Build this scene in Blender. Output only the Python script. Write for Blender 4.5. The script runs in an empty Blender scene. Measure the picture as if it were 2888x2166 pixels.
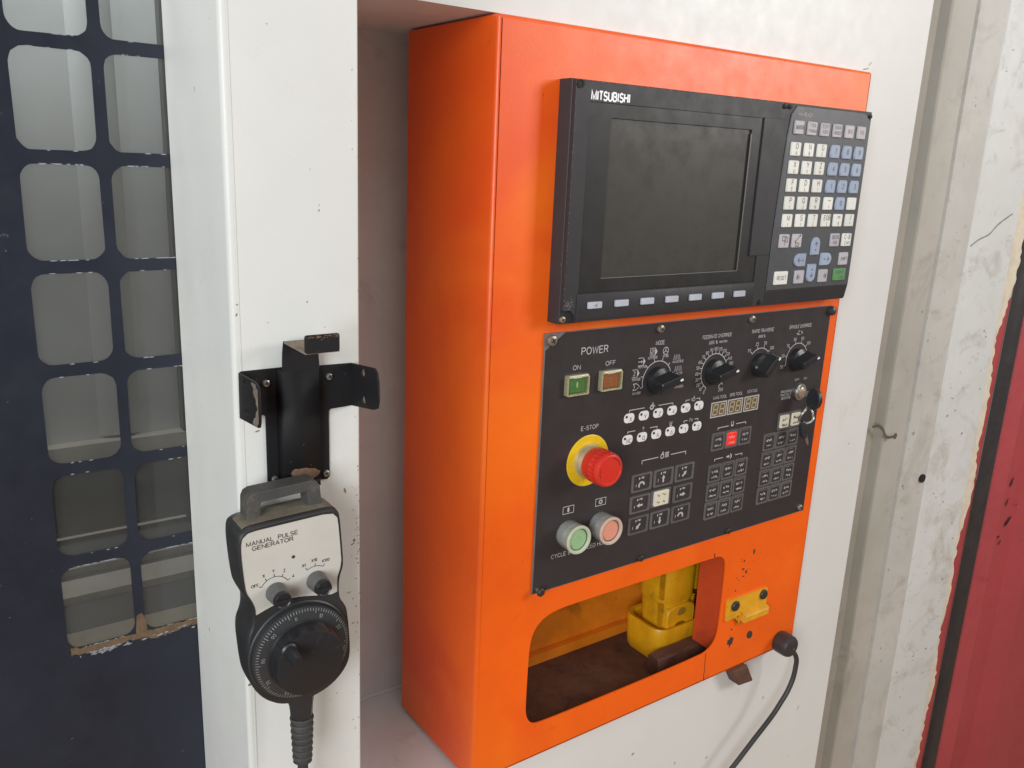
import bpy, bmesh, math, random
from mathutils import Vector, Matrix
from mathutils.geometry import tessellate_polygon
random.seed(7)
S = bpy.context.scene
COL = S.collection
R = math.radians
mm = 0.001

# ------------------------------------------------------------------ camera
cam_data = bpy.data.cameras.new('camera')
cam = bpy.data.objects.new('camera', cam_data)
COL.objects.link(cam)
cam_data.sensor_fit = 'HORIZONTAL'
cam_data.sensor_width = 36.0
cam_data.lens = 29.943
cam_data.clip_start = 0.01
cam_data.clip_end = 100
cr = Vector((0.81952006, -0.57151805, 0.04188068))      # right
cu = Vector((0.11249712, 0.23211366, 0.96616129))       # up
cf = Vector((0.5618997, 0.7870771, -0.25451593))        # forward
cam.matrix_world = Matrix(((cr.x, cu.x, -cf.x, 0.0), (cr.y, cu.y, -cf.y, -0.7),
                           (cr.z, cu.z, -cf.z, 1.6), (0, 0, 0, 1)))
S.camera = cam

# ------------------------------------------------------------------ light: a workshop, daylight from openings to the
# right and left, roof lights overhead; even dim surroundings
world = bpy.data.worlds.new('World')
S.world = world
world.use_nodes = True
bg = world.node_tree.nodes['Background']
bg.inputs[0].default_value = (1.0, 0.85, 0.71, 1)
bg.inputs[1].default_value = 0.165


def lamp(name, loc, target, sx, sy, power, col):
    d = bpy.data.lights.new(name, 'AREA')
    d.shape = 'RECTANGLE'
    d.size = sx
    d.size_y = sy
    d.energy = power
    d.color = col
    o = bpy.data.objects.new(name, d)
    COL.objects.link(o)
    o.location = loc
    o.rotation_euler = (Vector(target) - Vector(loc)).to_track_quat('-Z', 'Y').to_euler()
    return o


lamp('doorway_light', (3.35, -2.35, 2.5), (0.7, 0, 1.45), 1.05, 1.2, 66, (1.0, 0.975, 0.95))
lamp('window_light', (-2.0, -2.1, 2.1), (0.4, 0.0, 1.45), 1.5, 1.7, 114, (0.88, 0.96, 1.0))
lamp('roof_light', (0.8, -1.25, 3.25), (0.8, 0, 1.5), 2.4, 1.2, 12, (0.97, 0.985, 1.0))
lamp('added_interior_fill', (-0.18, 0.26, 2.28), (-0.10, 0.46, 1.55), 0.7, 0.12, 2.8, (0.95, 0.98, 1.0))  # added fill lamp, brightens the interior behind the door panes
S.view_settings.view_transform = 'Standard'
S.view_settings.look = 'None'
S.view_settings.gamma = 1
S.view_settings.exposure = -0.07

# ------------------------------------------------------------------ helpers: materials


def lin(c):
    return tuple((x / 12.92 if x <= 0.04045 else ((x + 0.055) / 1.055) ** 2.4) for x in c)


def rgb(r, g, b):
    return lin((r / 255, g / 255, b / 255))


def mat(name, col, rough=0.5, metal=0.0, bump=None, var=None, speck=None, stain=None, spec=0.5, rvar=0.0, coat=0.0, sub=None,
        emit=None, rand=0.0):
    """Principled material; var=(scale, amount) tone mottling, speck=(scale, threshold, colour) small chips,
    stain=(scale, threshold, colour, strength) larger dirt, bump=(scale, strength, distance)."""
    m = bpy.data.materials.new(name)
    m.use_nodes = True
    nt = m.node_tree
    N = nt.nodes
    L = nt.links
    b = N['Principled BSDF']
    b.inputs['Base Color'].default_value = (*col, 1)
    b.inputs['Roughness'].default_value = rough
    b.inputs['Metallic'].default_value = metal
    b.inputs['Specular IOR Level'].default_value = spec
    b.inputs['Coat Weight'].default_value = coat
    if sub:
        b.inputs['Subsurface Weight'].default_value = sub[0]
        b.inputs['Subsurface Scale'].default_value = sub[1]
        b.inputs['Subsurface Radius'].default_value = (1, 1, 1)
    if emit:
        b.inputs['Emission Color'].default_value = (*emit[0], 1)
        b.inputs['Emission Strength'].default_value = emit[1]
    tc = N.new('ShaderNodeTexCoord')
    src = None

    def rgbnode(c):
        n = N.new('ShaderNodeRGB')
        n.outputs[0].default_value = (*c, 1)
        return n.outputs[0]
    cur = rgbnode(col)

    def noise(scale, detail=4, rough_=0.6, dist=0.0):
        n = N.new('ShaderNodeTexNoise')
        n.inputs['Scale'].default_value = scale
        n.inputs['Detail'].default_value = detail
        n.inputs['Roughness'].default_value = rough_
        n.inputs['Distortion'].default_value = dist
        L.new(tc.outputs['Object'], n.inputs['Vector'])
        return n.outputs['Fac']

    def ramp(f, a, c):
        n = N.new('ShaderNodeMapRange')
        n.inputs['From Min'].default_value = a
        n.inputs['From Max'].default_value = c
        L.new(f, n.inputs['Value'])
        return n.outputs['Result']

    def mix(f, a, c, mode='MIX'):
        n = N.new('ShaderNodeMix')
        n.data_type = 'RGBA'
        n.blend_type = mode
        if isinstance(f, float):
            n.inputs[0].default_value = f
        else:
            L.new(f, n.inputs[0])
        L.new(a, n.inputs[6])
        L.new(c, n.inputs[7])
        return n.outputs[2]

    def mul(f, k):
        n = N.new('ShaderNodeMath')
        n.operation = 'MULTIPLY'
        n.inputs[1].default_value = k
        L.new(f, n.inputs[0])
        return n.outputs[0]
    if var:
        dark = rgbnode(tuple(c * (1 - var[1]) for c in col))
        cur = mix(ramp(noise(var[0], 5, 0.65), 0.35, 0.7), cur, dark)
    for q in ([] if not stain else stain if isinstance(stain, list) else [stain]):
        f = ramp(noise(q[0], 6, 0.7 if len(q) < 5 else q[4], 0.6), q[1], q[1] + 0.14)
        cur = mix(mul(f, q[3]), cur, rgbnode(q[2]))
    if speck:
        sp = speck if isinstance(speck, list) else [speck]
        for q in sp:
            f = ramp(noise(q[0], 3, 0.55, 0.4), q[1], q[1] + 0.02)
            g = ramp(noise(q[0] * 0.07, 2, 0.5), 0.5, 0.6)
            n = N.new('ShaderNodeMath')
            n.operation = 'MULTIPLY'
            L.new(f, n.inputs[0])
            L.new(g, n.inputs[1])
            cur = mix(n.outputs[0], cur, rgbnode(q[2]))
    if rand:
        oi = N.new('ShaderNodeObjectInfo')
        hs = N.new('ShaderNodeHueSaturation')
        mr = N.new('ShaderNodeMapRange')
        mr.inputs['To Min'].default_value = 1 - rand
        mr.inputs['To Max'].default_value = 1 + rand * 0.4
        L.new(oi.outputs['Random'], mr.inputs['Value'])
        L.new(mr.outputs['Result'], hs.inputs['Value'])
        L.new(cur, hs.inputs['Color'])
        cur = hs.outputs['Color']
    L.new(cur, b.inputs['Base Color'])
    if rvar:
        f = noise(38, 5, 0.65)
        n = N.new('ShaderNodeMapRange')
        n.inputs['From Min'].default_value = 0.3
        n.inputs['From Max'].default_value = 0.7
        n.inputs['To Min'].default_value = max(0.02, rough - rvar)
        n.inputs['To Max'].default_value = min(1, rough + rvar)
        L.new(f, n.inputs['Value'])
        L.new(n.outputs['Result'], b.inputs['Roughness'])
    if bump:
        bs = bump if isinstance(bump, list) else [bump]
        prev = None
        for q in bs:
            n = N.new('ShaderNodeBump')
            n.inputs['Strength'].default_value = q[1]
            n.inputs['Distance'].default_value = q[2]
            L.new(noise(q[0], 3, 0.5), n.inputs['Height'])
            if prev:
                L.new(prev, n.inputs['Normal'])
            prev = n.outputs['Normal']
        L.new(prev, b.inputs['Normal'])
    return m


def clear_mat(name, tint, opacity, rough=0.1, dust=(0.7, 0.7, 0.68), dscale=20):
    """See-through plastic: transparent body, a dusty diffuse share and a surface reflection."""
    m = bpy.data.materials.new(name)
    m.use_nodes = True
    nt = m.node_tree
    N = nt.nodes
    L = nt.links
    N.remove(N['Principled BSDF'])
    out = N['Material Output']
    tr = N.new('ShaderNodeBsdfTransparent')
    tr.inputs[0].default_value = (*tint, 1)
    df = N.new('ShaderNodeBsdfDiffuse')
    df.inputs[0].default_value = (*dust, 1)
    gl = N.new('ShaderNodeBsdfGlossy')
    gl.inputs['Roughness'].default_value = rough
    fr = N.new('ShaderNodeFresnel')
    fr.inputs[0].default_value = 1.45
    tc = N.new('ShaderNodeTexCoord')
    no = N.new('ShaderNodeTexNoise')
    no.inputs['Scale'].default_value = dscale
    no.inputs['Detail'].default_value = 6
    L.new(tc.outputs['Object'], no.inputs['Vector'])
    mr = N.new('ShaderNodeMapRange')
    mr.inputs['From Min'].default_value = 0.3
    mr.inputs['From Max'].default_value = 0.7
    mr.inputs['To Min'].default_value = opacity * 0.8
    mr.inputs['To Max'].default_value = min(1, opacity * 1.2)
    L.new(no.outputs['Fac'], mr.inputs['Value'])
    m1 = N.new('ShaderNodeMixShader')
    L.new(mr.outputs['Result'], m1.inputs[0])
    L.new(tr.outputs[0], m1.inputs[1])
    L.new(df.outputs[0], m1.inputs[2])
    m2 = N.new('ShaderNodeMixShader')
    ge = N.new('ShaderNodeNewGeometry')
    sb_ = N.new('ShaderNodeMath')
    sb_.operation = 'SUBTRACT'
    sb_.use_clamp = True
    L.new(fr.outputs[0], sb_.inputs[0])
    L.new(ge.outputs['Backfacing'], sb_.inputs[1])
    L.new(sb_.outputs[0], m2.inputs[0])
    L.new(m1.outputs[0], m2.inputs[1])
    L.new(gl.outputs[0], m2.inputs[2])
    L.new(m2.outputs[0], out.inputs['Surface'])
    return m


# ------------------------------------------------------------------ helpers: geometry (world coordinates in metres; the
# machine front is the XZ plane, -Y comes out towards the viewer)
class MB:
    def __init__(self):
        self.v = []
        self.f = []

    def add(self, vs, fs):
        k = len(self.v)
        self.v += [tuple(p) for p in vs]
        self.f += [tuple(i + k for i in f) for f in fs]
        return self

    def box(self, x0, x1, y0, y1, z0, z1):
        v = [(x, y, z) for x in (x0, x1) for y in (y0, y1) for z in (z0, z1)]
        return self.add(v, [(0, 1, 3, 2), (4, 6, 7, 5), (0, 4, 5, 1), (2, 3, 7, 6), (0, 2, 6, 4), (1, 5, 7, 3)])

    def loft(self, rings, cap0=True, cap1=True):
        n = len(rings[0])
        vs = [p for r in rings for p in r]
        fs = []
        for a in range(len(rings) - 1):
            for i in range(n):
                j = (i + 1) % n
                fs.append((a * n + i, a * n + j, (a + 1) * n + j, (a + 1) * n + i))
        if cap0:
            fs.append(tuple(range(n))[::-1])
        if cap1:
            fs.append(tuple((len(rings) - 1) * n + i for i in range(n)))
        return self.add(vs, fs)

    def lathe(self, x, z, prof, n=32, cap0=True, cap1=True, squash=1.0):
        """prof = (radius, y) pairs, axis along Y"""
        rings = [[(x + r * math.cos(2 * math.pi * i / n), y, z + squash * r * math.sin(2 * math.pi * i / n)) for i in range(n)] for r, y in prof]
        return self.loft(rings, cap0, cap1)

    def prism(self, outline, y0, y1, bev=0.0):
        """outline XZ polygon from y0 (back) to y1 (front, smaller y) with a bevelled front edge"""
        if bev:
            rings = [[(x, y0, z) for x, z in outline], [(x, y1 + bev, z) for x, z in outline]]
            o2 = offset(outline, bev * 0.35)
            rings.append([(x, y1 + bev * 0.35, z) for x, z in o2])
            o2 = offset(outline, bev)
            rings.append([(x, y1, z) for x, z in o2])
        else:
            rings = [[(x, y0, z) for x, z in outline], [(x, y1, z) for x, z in outline]]
        return self.loft(rings)

    def plate(self, outer, holes, y0, y1, back=True):
        """flat sheet with holes between y0 (back) and y1 (front)"""
        loops = [outer] + holes
        flat = [p for l in loops for p in l]
        tri = tessellate_polygon([[Vector((x, z, 0)) for x, z in l] for l in loops])
        n = len(flat)
        vs = [(x, y1, z) for x, z in flat] + [(x, y0, z) for x, z in flat]
        fs = [tuple(t) for t in tri]
        if back:
            fs += [tuple(i + n for i in t[::-1]) for t in tri]
        k = 0
        for l in loops:
            c = len(l)
            for i in range(c):
                j = (i + 1) % c
                fs.append((k + i, k + j, n + k + j, n + k + i))
            k += c
        return self.add(vs, fs)

    def tube(self, pts, r, n=10, cap=True):
        pts = [Vector(p) for p in pts]
        rings = []
        up = Vector((0.12, 0.9, 0.31)).normalized()
        for i, p in enumerate(pts):
            d = (pts[min(i + 1, len(pts) - 1)] - pts[max(i - 1, 0)]).normalized()
            u = d.cross(up)
            if u.length < 1e-4:
                u = d.cross(Vector((1, 0, 0)))
            u.normalize()
            w = d.cross(u)
            rr = r[i] if isinstance(r, (list, tuple)) else r
            rings.append([tuple(p + rr * (math.cos(2 * math.pi * k / n) * u + math.sin(2 * math.pi * k / n) * w)) for k in range(n)])
        return self.loft(rings, cap, cap)

    def lev(self, y):
        """strokes that cross lie a few microns above one another"""
        self.k = getattr(self, 'k', 0) + 1
        return y - (self.k % 50) * 2.5e-6

    def flat(self, poly, y):
        """single-sided print patch on the XZ plane"""
        y = self.lev(y)
        return self.add([(x, y, z) for x, z in poly], [tuple(range(len(poly)))])

    def line(self, pts, w, y, closed=False):
        """print stroke of width w: one mitred strip"""
        y = self.lev(y)
        p = [Vector((a, b)) for a, b in pts]
        q = [p[0]]
        for b in p[1:]:
            if (b - q[-1]).length > 1e-6:
                q.append(b)
        if (q[0] - q[-1]).length < 1e-6 and len(q) > 2:
            closed = True
            q.pop()
        if len(q) < 2:
            return self
        n = len(q)
        vs = []
        for i in range(n):
            d1 = (q[i] - q[i - 1]) if (i or closed) else (q[1] - q[0])
            d2 = (q[(i + 1) % n] - q[i]) if (i < n - 1 or closed) else (q[i] - q[i - 1])
            d1.normalize()
            d2.normalize()
            m = Vector((-d1.y - d2.y, d1.x + d2.x))
            if m.length < 1e-5:
                m = Vector((-d1.y, d1.x))
            m.normalize()
            k = w / 2 / max(.5, m.dot(Vector((-d1.y, d1.x))))
            vs += [(q[i].x + m.x * k, y, q[i].y + m.y * k), (q[i].x - m.x * k, y, q[i].y - m.y * k)]
        fs = [(2 * i, 2 * i + 1, 2 * ((i + 1) % n) + 1, 2 * ((i + 1) % n)) for i in range(n if closed else n - 1)]
        return self.add(vs, fs)

    def arc(self, x, z, r, a0, a1, w, y, n=20):
        return self.line([(x + r * math.cos(R(a0 + (a1 - a0) * i / n)), z + r * math.sin(R(a0 + (a1 - a0) * i / n))) for i in range(n + 1)], w, y)

    def disc(self, x, z, r, y, n=16):
        return self.flat([(x + r * math.cos(2 * math.pi * i / n), z + r * math.sin(2 * math.pi * i / n)) for i in range(n)], y)

    def text(self, s, x, z, h, y, width=None, align='C', rot=0.0, bold=0.0, weight=.135):
        """lettering on the XZ plane: cap height h, baseline z"""
        c, q = math.cos(R(rot)), math.sin(R(rot))
        off = {'L': 0, 'C': -.5, 'R': -1}[align]
        if all(ch in SF for ch in s):
            strokes, w = stroke_text(s)
            sx = h if width is None else width / max(w, 1e-6)
            for st in strokes:
                pts = []
                for a, b in st:
                    a2, b2 = a * sx + off * w * sx, b * h
                    pts.append((x + c * a2 - q * b2, z + q * a2 + c * b2))
                self.line(pts, h * (weight + bold), y)
            return self
        vs, fs, w = glyphs(s)
        sy = h / CAP
        sx = sy if width is None else width / max(w, 1e-6)
        out = []
        y = self.lev(y)
        for a, b in vs:
            a2, b2 = a * sx + off * w * sx, b * sy
            out.append((x + c * a2 - q * b2, y, z + q * a2 + c * b2))
        return self.add(out, fs)


def _e(cx, cz, rx, rz, a0, a1, n=9):
    return [(cx + rx * math.cos(R(a0 + (a1 - a0) * i / n)), cz + rz * math.sin(R(a0 + (a1 - a0) * i / n))) for i in range(n + 1)]


SF = {
    ' ': (.34, []), 'A': (.70, [[(0, 0), (.35, 1), (.70, 0)], [(.13, .33), (.57, .33)]]),
    'B': (.62, [[(0, 0), (0, 1), (.36, 1)] + _e(.36, .765, .21, .235, 90, -90, 6)[1:] + [(.03, .53)], [(.36, .53)] + _e(.36, .265, .26, .265, 90, -90, 6)[1:] + [(0, 0)]]),
    'C': (.70, [_e(.37, .5, .37, .5, 42, 318, 14)]), 'D': (.66, [[(0, 0), (0, 1), (.28, 1)] + _e(.28, .5, .38, .5, 90, -90, 9)[1:] + [(0, 0)]]),
    'E': (.58, [[(.57, 1), (0, 1), (0, 0), (.58, 0)], [(.06, .52), (.52, .52)]]), 'F': (.55, [[(.55, 1), (0, 1), (0, 0)], [(.06, .51), (.48, .51)]]),
    'G': (.74, [_e(.37, .5, .37, .5, 45, 340, 14) + [(.74, .46), (.42, .46)]]), 'H': (.64, [[(0, 0), (0, 1)], [(.64, 0), (.64, 1)], [(.06, .52), (.58, .52)]]),
    'I': (.12, [[(.06, 0), (.06, 1)]]), 'J': (.48, [[(.48, 1), (.48, .25)] + _e(.24, .25, .24, .25, 0, -180, 6)[1:]]), 'K': (.64, [[(0, 0), (0, 1)], [(.62, 1), (.06, .38)], [(.24, .56), (.64, 0)]]),
    'L': (.50, [[(0, 1), (0, 0), (.50, 0)]]), 'M': (.78, [[(0, 0), (0, 1), (.39, .08), (.78, 1), (.78, 0)]]), 'N': (.66, [[(0, 0), (0, 1), (.66, 0), (.66, 1)]]),
    'O': (.76, [_e(.38, .5, .38, .5, 0, 360, 18)]), 'P': (.60, [[(0, 0), (0, 1), (.36, 1)] + _e(.36, .745, .24, .255, 90, -90, 6)[1:] + [(.05, .49)]]),
    'Q': (.76, [_e(.38, .5, .38, .5, 0, 360, 18), [(.48, .24), (.74, -.04)]]),
    'R': (.62, [[(0, 0), (0, 1), (.37, 1)] + _e(.37, .75, .23, .25, 90, -90, 6)[1:] + [(.05, .5)], [(.37, .49), (.62, 0)]]),
    'S': (.62, [_e(.31, .74, .27, .26, 20, 260, 9) + _e(.31, .25, .31, .26, 85, -160, 9)]), 'T': (.56, [[(-.03, 1), (.59, 1)], [(.28, .96), (.28, 0)]]),
    'U': (.64, [[(0, 1), (0, .3)] + _e(.32, .3, .32, .3, 180, 360, 9)[1:] + [(.64, 1)]]), 'V': (.66, [[(0, 1), (.33, 0), (.66, 1)]]),
    'W': (.94, [[(0, 1), (.22, 0), (.47, .92), (.72, 0), (.94, 1)]]), 'X': (.64, [[(0, 0), (.64, 1)], [(0, 1), (.64, 0)]]), 'Y': (.64, [[(0, 1), (.32, .46), (.64, 1)], [(.32, .44), (.32, 0)]]),
    'Z': (.60, [[(0, 1), (.58, 1), (0, 0), (.60, 0)]]),
    '0': (.52, [_e(.26, .5, .26, .5, 0, 360, 16)]), '1': (.24, [[(0, .74), (.24, .98), (.24, 0)]]), '2': (.54, [_e(.27, .72, .25, .27, 165, -20, 8) + [(0, 0), (.54, 0)]]),
    '3': (.54, [_e(.26, .75, .23, .25, 150, -90, 8) + _e(.26, .26, .27, .26, 85, -150, 8)]), '4': (.56, [[(.42, 0), (.42, 1), (0, .3), (.56, .3)]]),
    '5': (.54, [[(.50, 1), (.1, 1), (.04, .55)] + _e(.25, .33, .28, .33, 130, -150, 9)]), '6': (.54, [_e(.27, .31, .26, .31, 0, 360, 12), [(.02, .36), (.1, .7), (.27, .93), (.48, .96)]]),
    '7': (.52, [[(0, 1), (.52, 1), (.18, 0)]]), '8': (.54, [_e(.27, .76, .21, .24, 0, 360, 12), _e(.27, .26, .27, .26, 0, 360, 12)]), '9': (.54, [_e(.27, .69, .26, .31, 0, 360, 12), [(.52, .64), (.44, .3), (.27, .07), (.06, .04)]]),
    '.': (.08, [[(.0, 0), (.0, .12)]]), ',': (.08, [[(.06, .12), (0, -.14)]]), '-': (.36, [[(0, .42), (.36, .42)]]), '/': (.36, [[(0, -.04), (.36, 1.04)]]), '+': (.5, [[(0, .45), (.5, .45)], [(.25, .2), (.25, .7)]]),
    '=': (.5, [[(0, .6), (.5, .6)], [(0, .32), (.5, .32)]]), '#': (.56, [[(.12, 0), (.2, 1)], [(.38, 0), (.46, 1)], [(0, .33), (.54, .33)], [(.02, .67), (.56, .67)]]), '!': (.0, [[(0, .3), (0, 1)], [(0, 0), (0, .12)]]),
    '?': (.5, [_e(.25, .75, .24, .25, 170, -60, 8) + [(.25, .42), (.25, .28)], [(.25, 0), (.25, .12)]]), '(': (.2, [_e(.3, .45, .3, .62, 130, 230, 6)]), ')': (.2, [_e(-.1, .45, .3, .62, 50, -50, 6)]),
    '[': (.22, [[(.22, 1.05), (0, 1.05), (0, -.15), (.22, -.15)]]), ']': (.22, [[(0, 1.05), (.22, 1.05), (.22, -.15), (0, -.15)]]), '*': (.4, [[(.2, .45), (.2, .95)], [(0, .58), (.4, .82)], [(0, .82), (.4, .58)]]),
    '%': (.8, [_e(.16, .78, .16, .22, 0, 360, 10), _e(.64, .22, .16, .22, 0, 360, 10), [(.66, 1), (.14, 0)]]),
    'm': (.72, [[(0, 0), (0, .7)], [(.03, .55)] + _e(.2, .5, .16, .2, 140, 0, 4) + [(.36, 0)], [(.39, .55)] + _e(.56, .5, .16, .2, 140, 0, 4) + [(.72, 0)]]), 'i': (.0, [[(0, 0), (0, .7)], [(0, .88), (0, 1)]]),
    'n': (.42, [[(0, 0), (0, .7)], [(.03, .55)] + _e(.22, .48, .2, .22, 140, 0, 4) + [(.42, 0)]]),
}


def stroke_text(s):
    x = 0
    out = []
    for k, ch in enumerate(s):
        w, st = SF[ch]
        for pl in st:
            out.append([(a + x, b) for a, b in pl])
        x += w + (.24 if ch != ' ' else .06)
    return out, x - .24


CAP = 0.729
_gl = {}


def glyphs(s, bold=0.0):
    k = (s, bold)
    if k in _gl:
        return _gl[k]
    cu_ = bpy.data.curves.new('txt', 'FONT')
    cu_.body = s
    cu_.size = 1.0
    cu_.resolution_u = 2
    cu_.offset = bold
    o = bpy.data.objects.new('txt', cu_)
    COL.objects.link(o)
    dg = bpy.context.evaluated_depsgraph_get()
    me = bpy.data.meshes.new_from_object(o.evaluated_get(dg))
    vs = [(v.co.x, v.co.y) for v in me.vertices]
    fs = [tuple(p.vertices) for p in me.polygons]
    x0 = min((a for a, b in vs), default=0)
    x1 = max((a for a, b in vs), default=0)
    vs = [(a - x0, b) for a, b in vs]
    bpy.data.objects.remove(o)
    bpy.data.curves.remove(cu_)
    bpy.data.meshes.remove(me)
    _gl[k] = (vs, fs, x1 - x0)
    return _gl[k]


def offset(poly, d):
    """inset polygon by d (any winding)"""
    n = len(poly)
    area = sum(poly[i][0] * poly[(i + 1) % n][1] - poly[(i + 1) % n][0] * poly[i][1] for i in range(n))
    s = 1 if area > 0 else -1
    out = []
    for i in range(n):
        a = Vector(poly[i - 1])
        b = Vector(poly[i])
        c = Vector(poly[(i + 1) % n])
        e1 = (b - a)
        e2 = (c - b)
        if e1.length < 1e-9 or e2.length < 1e-9:
            out.append(tuple(b))
            continue
        e1.normalize()
        e2.normalize()
        n1 = Vector((-e1.y, e1.x)) * s
        n2 = Vector((-e2.y, e2.x)) * s
        m = n1 + n2
        if m.length < 1e-6:
            m = n1
        m.normalize()
        k = d / max(0.35, m.dot(n1))
        out.append((b.x + m.x * k, b.y + m.y * k))
    return out


def rrect(x0, x1, z0, z1, r, n=4):
    r = min(r, (x1 - x0) / 2 - 1e-6, (z1 - z0) / 2 - 1e-6)
    pts = []
    for cx, cz, a in ((x1 - r, z1 - r, 0), (x0 + r, z1 - r, 90), (x0 + r, z0 + r, 180), (x1 - r, z0 + r, 270)):
        for i in range(n + 1):
            t = R(a + 90 * i / n)
            pts.append((cx + r * math.cos(t), cz + r * math.sin(t)))
    return pts


def smooth_poly(pts, it=2):
    for _ in range(it):
        out = []
        n = len(pts)
        for i in range(n):
            a, b = pts[i], pts[(i + 1) % n]
            out.append((a[0] * .75 + b[0] * .25, a[1] * .75 + b[1] * .25))
            out.append((a[0] * .25 + b[0] * .75, a[1] * .25 + b[1] * .75))
        pts = out
    return pts


def spline(pts, n=8):
    """Catmull-Rom through the points"""
    pts = [Vector(p) for p in pts]
    out = []
    for i in range(len(pts) - 1):
        p0 = pts[max(i - 1, 0)]
        p1, p2 = pts[i], pts[i + 1]
        p3 = pts[min(i + 2, len(pts) - 1)]
        for k in range(n):
            t = k / n
            out.append(0.5 * ((2 * p1) + (-p0 + p2) * t + (2 * p0 - 5 * p1 + 4 * p2 - p3) * t * t + (-p0 + 3 * p1 - 3 * p2 + p3) * t ** 3))
    out.append(pts[-1])
    return [tuple(p) for p in out]


ORG = {}


def mesh_of(name, mb, m, org, ang=38):
    me = bpy.data.meshes.new(name)
    me.from_pydata([(x - org[0], y - org[1], z - org[2]) for x, y, z in mb.v], [], mb.f)
    bm = bmesh.new()
    bm.from_mesh(me)
    bmesh.ops.recalc_face_normals(bm, faces=bm.faces)
    bm.to_mesh(me)
    bm.free()
    me.materials.append(m)
    me.shade_smooth()
    me.set_sharp_from_angle(angle=R(ang))
    for p in me.polygons:
        if len(p.vertices) != 4:
            p.use_smooth = False
    me.update()
    return me


def thing(name, label, cat, loc, group=None):
    o = bpy.data.objects.new(name, None)
    o.empty_display_size = 0.02
    COL.objects.link(o)
    o.location = loc
    ORG[o] = Vector(loc)
    o['label'] = label
    o['category'] = cat
    if group:
        o['group'] = group
    return o


def part(name, mb, m, parent=None, at=None, label=None, ang=38):
    """one mesh object under its parent; geometry is given in world coordinates"""
    org = Vector(at) if at else (ORG[parent] if parent else Vector((0, 0, 0)))
    o = bpy.data.objects.new(name, mesh_of(name, mb, m, org, ang))
    COL.objects.link(o)
    if parent:
        o.parent = parent
        o.location = org - ORG[parent]
    else:
        o.location = org
    ORG[o] = org
    if label:
        o['label'] = label
    return o


def clone(o, parent, org):
    """copy of a part at a new world place, sharing its mesh"""
    c = o.copy()
    COL.objects.link(c)
    c.parent = parent
    c.location = Vector(org) - ORG[parent]
    ORG[c] = Vector(org)
    return c


def P(x, z):
    return (x * mm, z * mm)


def PP(*a):
    return [(x * mm, z * mm) for x, z in a]

# ------------------------------------------------------------------ materials
CREAM = mat('cream_paint', (0.70, 0.685, 0.655), 0.42, bump=[(520, 0.10, 0.0006), (60, 0.05, 0.001)], var=(3, 0.07),
            speck=(95, 0.735, (0.2, 0.15, 0.09)), stain=(5.5, 0.6, (0.50, 0.44, 0.35), 0.5), rvar=0.06)
POSTPAINT = mat('door_cream_paint', (0.68, 0.665, 0.63), 0.42, bump=[(600, 0.12, 0.0006), (70, 0.05, 0.001)], var=(4, 0.06),
                speck=[(120, 0.71, (0.16, 0.12, 0.08)), (260, 0.72, (0.22, 0.17, 0.12))], stain=(7, 0.60, (0.55, 0.50, 0.42), 0.35), rvar=0.06)
RECESS = mat('recess_paint', (0.76, 0.80, 0.81), 0.6, bump=(300, 0.08, 0.0008), var=(6, 0.15), stain=(9, 0.60, (0.30, 0.28, 0.25), 0.4))
NAVY = mat('navy_film', (0.020, 0.023, 0.036), 0.42, spec=0.4, var=(9, 0.25), bump=(90, 0.06, 0.0008), rvar=0.1,
           speck=(170, 0.72, (0.12, 0.12, 0.14)))
ORANGE = mat('orange_paint', (0.92, 0.122, 0.003), 0.40, spec=0.62, bump=[(420, 0.16, 0.0006), (35, 0.05, 0.001)], var=(5, 0.16),
             speck=[(75, 0.745, (0.06, 0.03, 0.02)), (150, 0.74, (0.10, 0.03, 0.015))], stain=[(2.6, 0.50, (0.80, 0.072, 0.006), 0.75, 0.5), (3.4, 0.53, (0.95, 0.19, 0.006), 0.6, 0.5), (16, 0.63, (0.42, 0.05, 0.006), 0.35)], rvar=0.05)
ORANGE_IN = mat('orange_inside', (0.85, 0.25, 0.012), 0.5, var=(14, 0.3), stain=(11, 0.58, (0.16, 0.05, 0.012), 0.6))
RUST = mat('rusty_floor', (0.120, 0.050, 0.026), 0.8, var=(30, 0.5), stain=(26, 0.55, (0.03, 0.014, 0.01), 0.8), bump=(90, 0.3, 0.001))
DARKPL = mat('charcoal_plastic', (0.038, 0.035, 0.038), 0.46, spec=0.30, bump=(900, 0.12, 0.0003), var=(8, 0.2), rvar=0.07,
             speck=(210, 0.73, (0.16, 0.15, 0.15)), stain=(17, 0.64, (0.11, 0.10, 0.095), 0.35))
FILM = mat('panel_film', (0.043, 0.035, 0.036), 0.42, spec=0.28, bump=(500, 0.06, 0.0003), var=(7, 0.22), rvar=0.08, stain=(8, 0.58, (0.045, 0.032, 0.026), 0.6),
           speck=(160, 0.75, (0.2, 0.19, 0.18)))
PANELMETAL = mat('panel_edge_metal', (0.20, 0.185, 0.18), 0.5, 0.2, var=(40, 0.3))
BLACK = mat('black_plastic', (0.016, 0.016, 0.018), 0.36, bump=(800, 0.10, 0.0003), rvar=0.08, stain=(60, 0.6, (0.09, 0.08, 0.07), 0.4))
BLACKMET = mat('black_painted_steel', (0.014, 0.0128, 0.0145), 0.58, spec=0.3, bump=(400, 0.08, 0.0004), rvar=0.08, var=(20, 0.3),
               stain=(55, 0.67, (0.16, 0.075, 0.04), 0.8), speck=(230, 0.72, (0.25, 0.22, 0.19)))
RUSTPATCH = mat('bare_rusty_steel', (0.19, 0.105, 0.062), 0.75, var=(160, 0.55), stain=(120, 0.55, (0.06, 0.04, 0.03), 0.8), bump=(400, 0.4, 0.0005))
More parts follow.
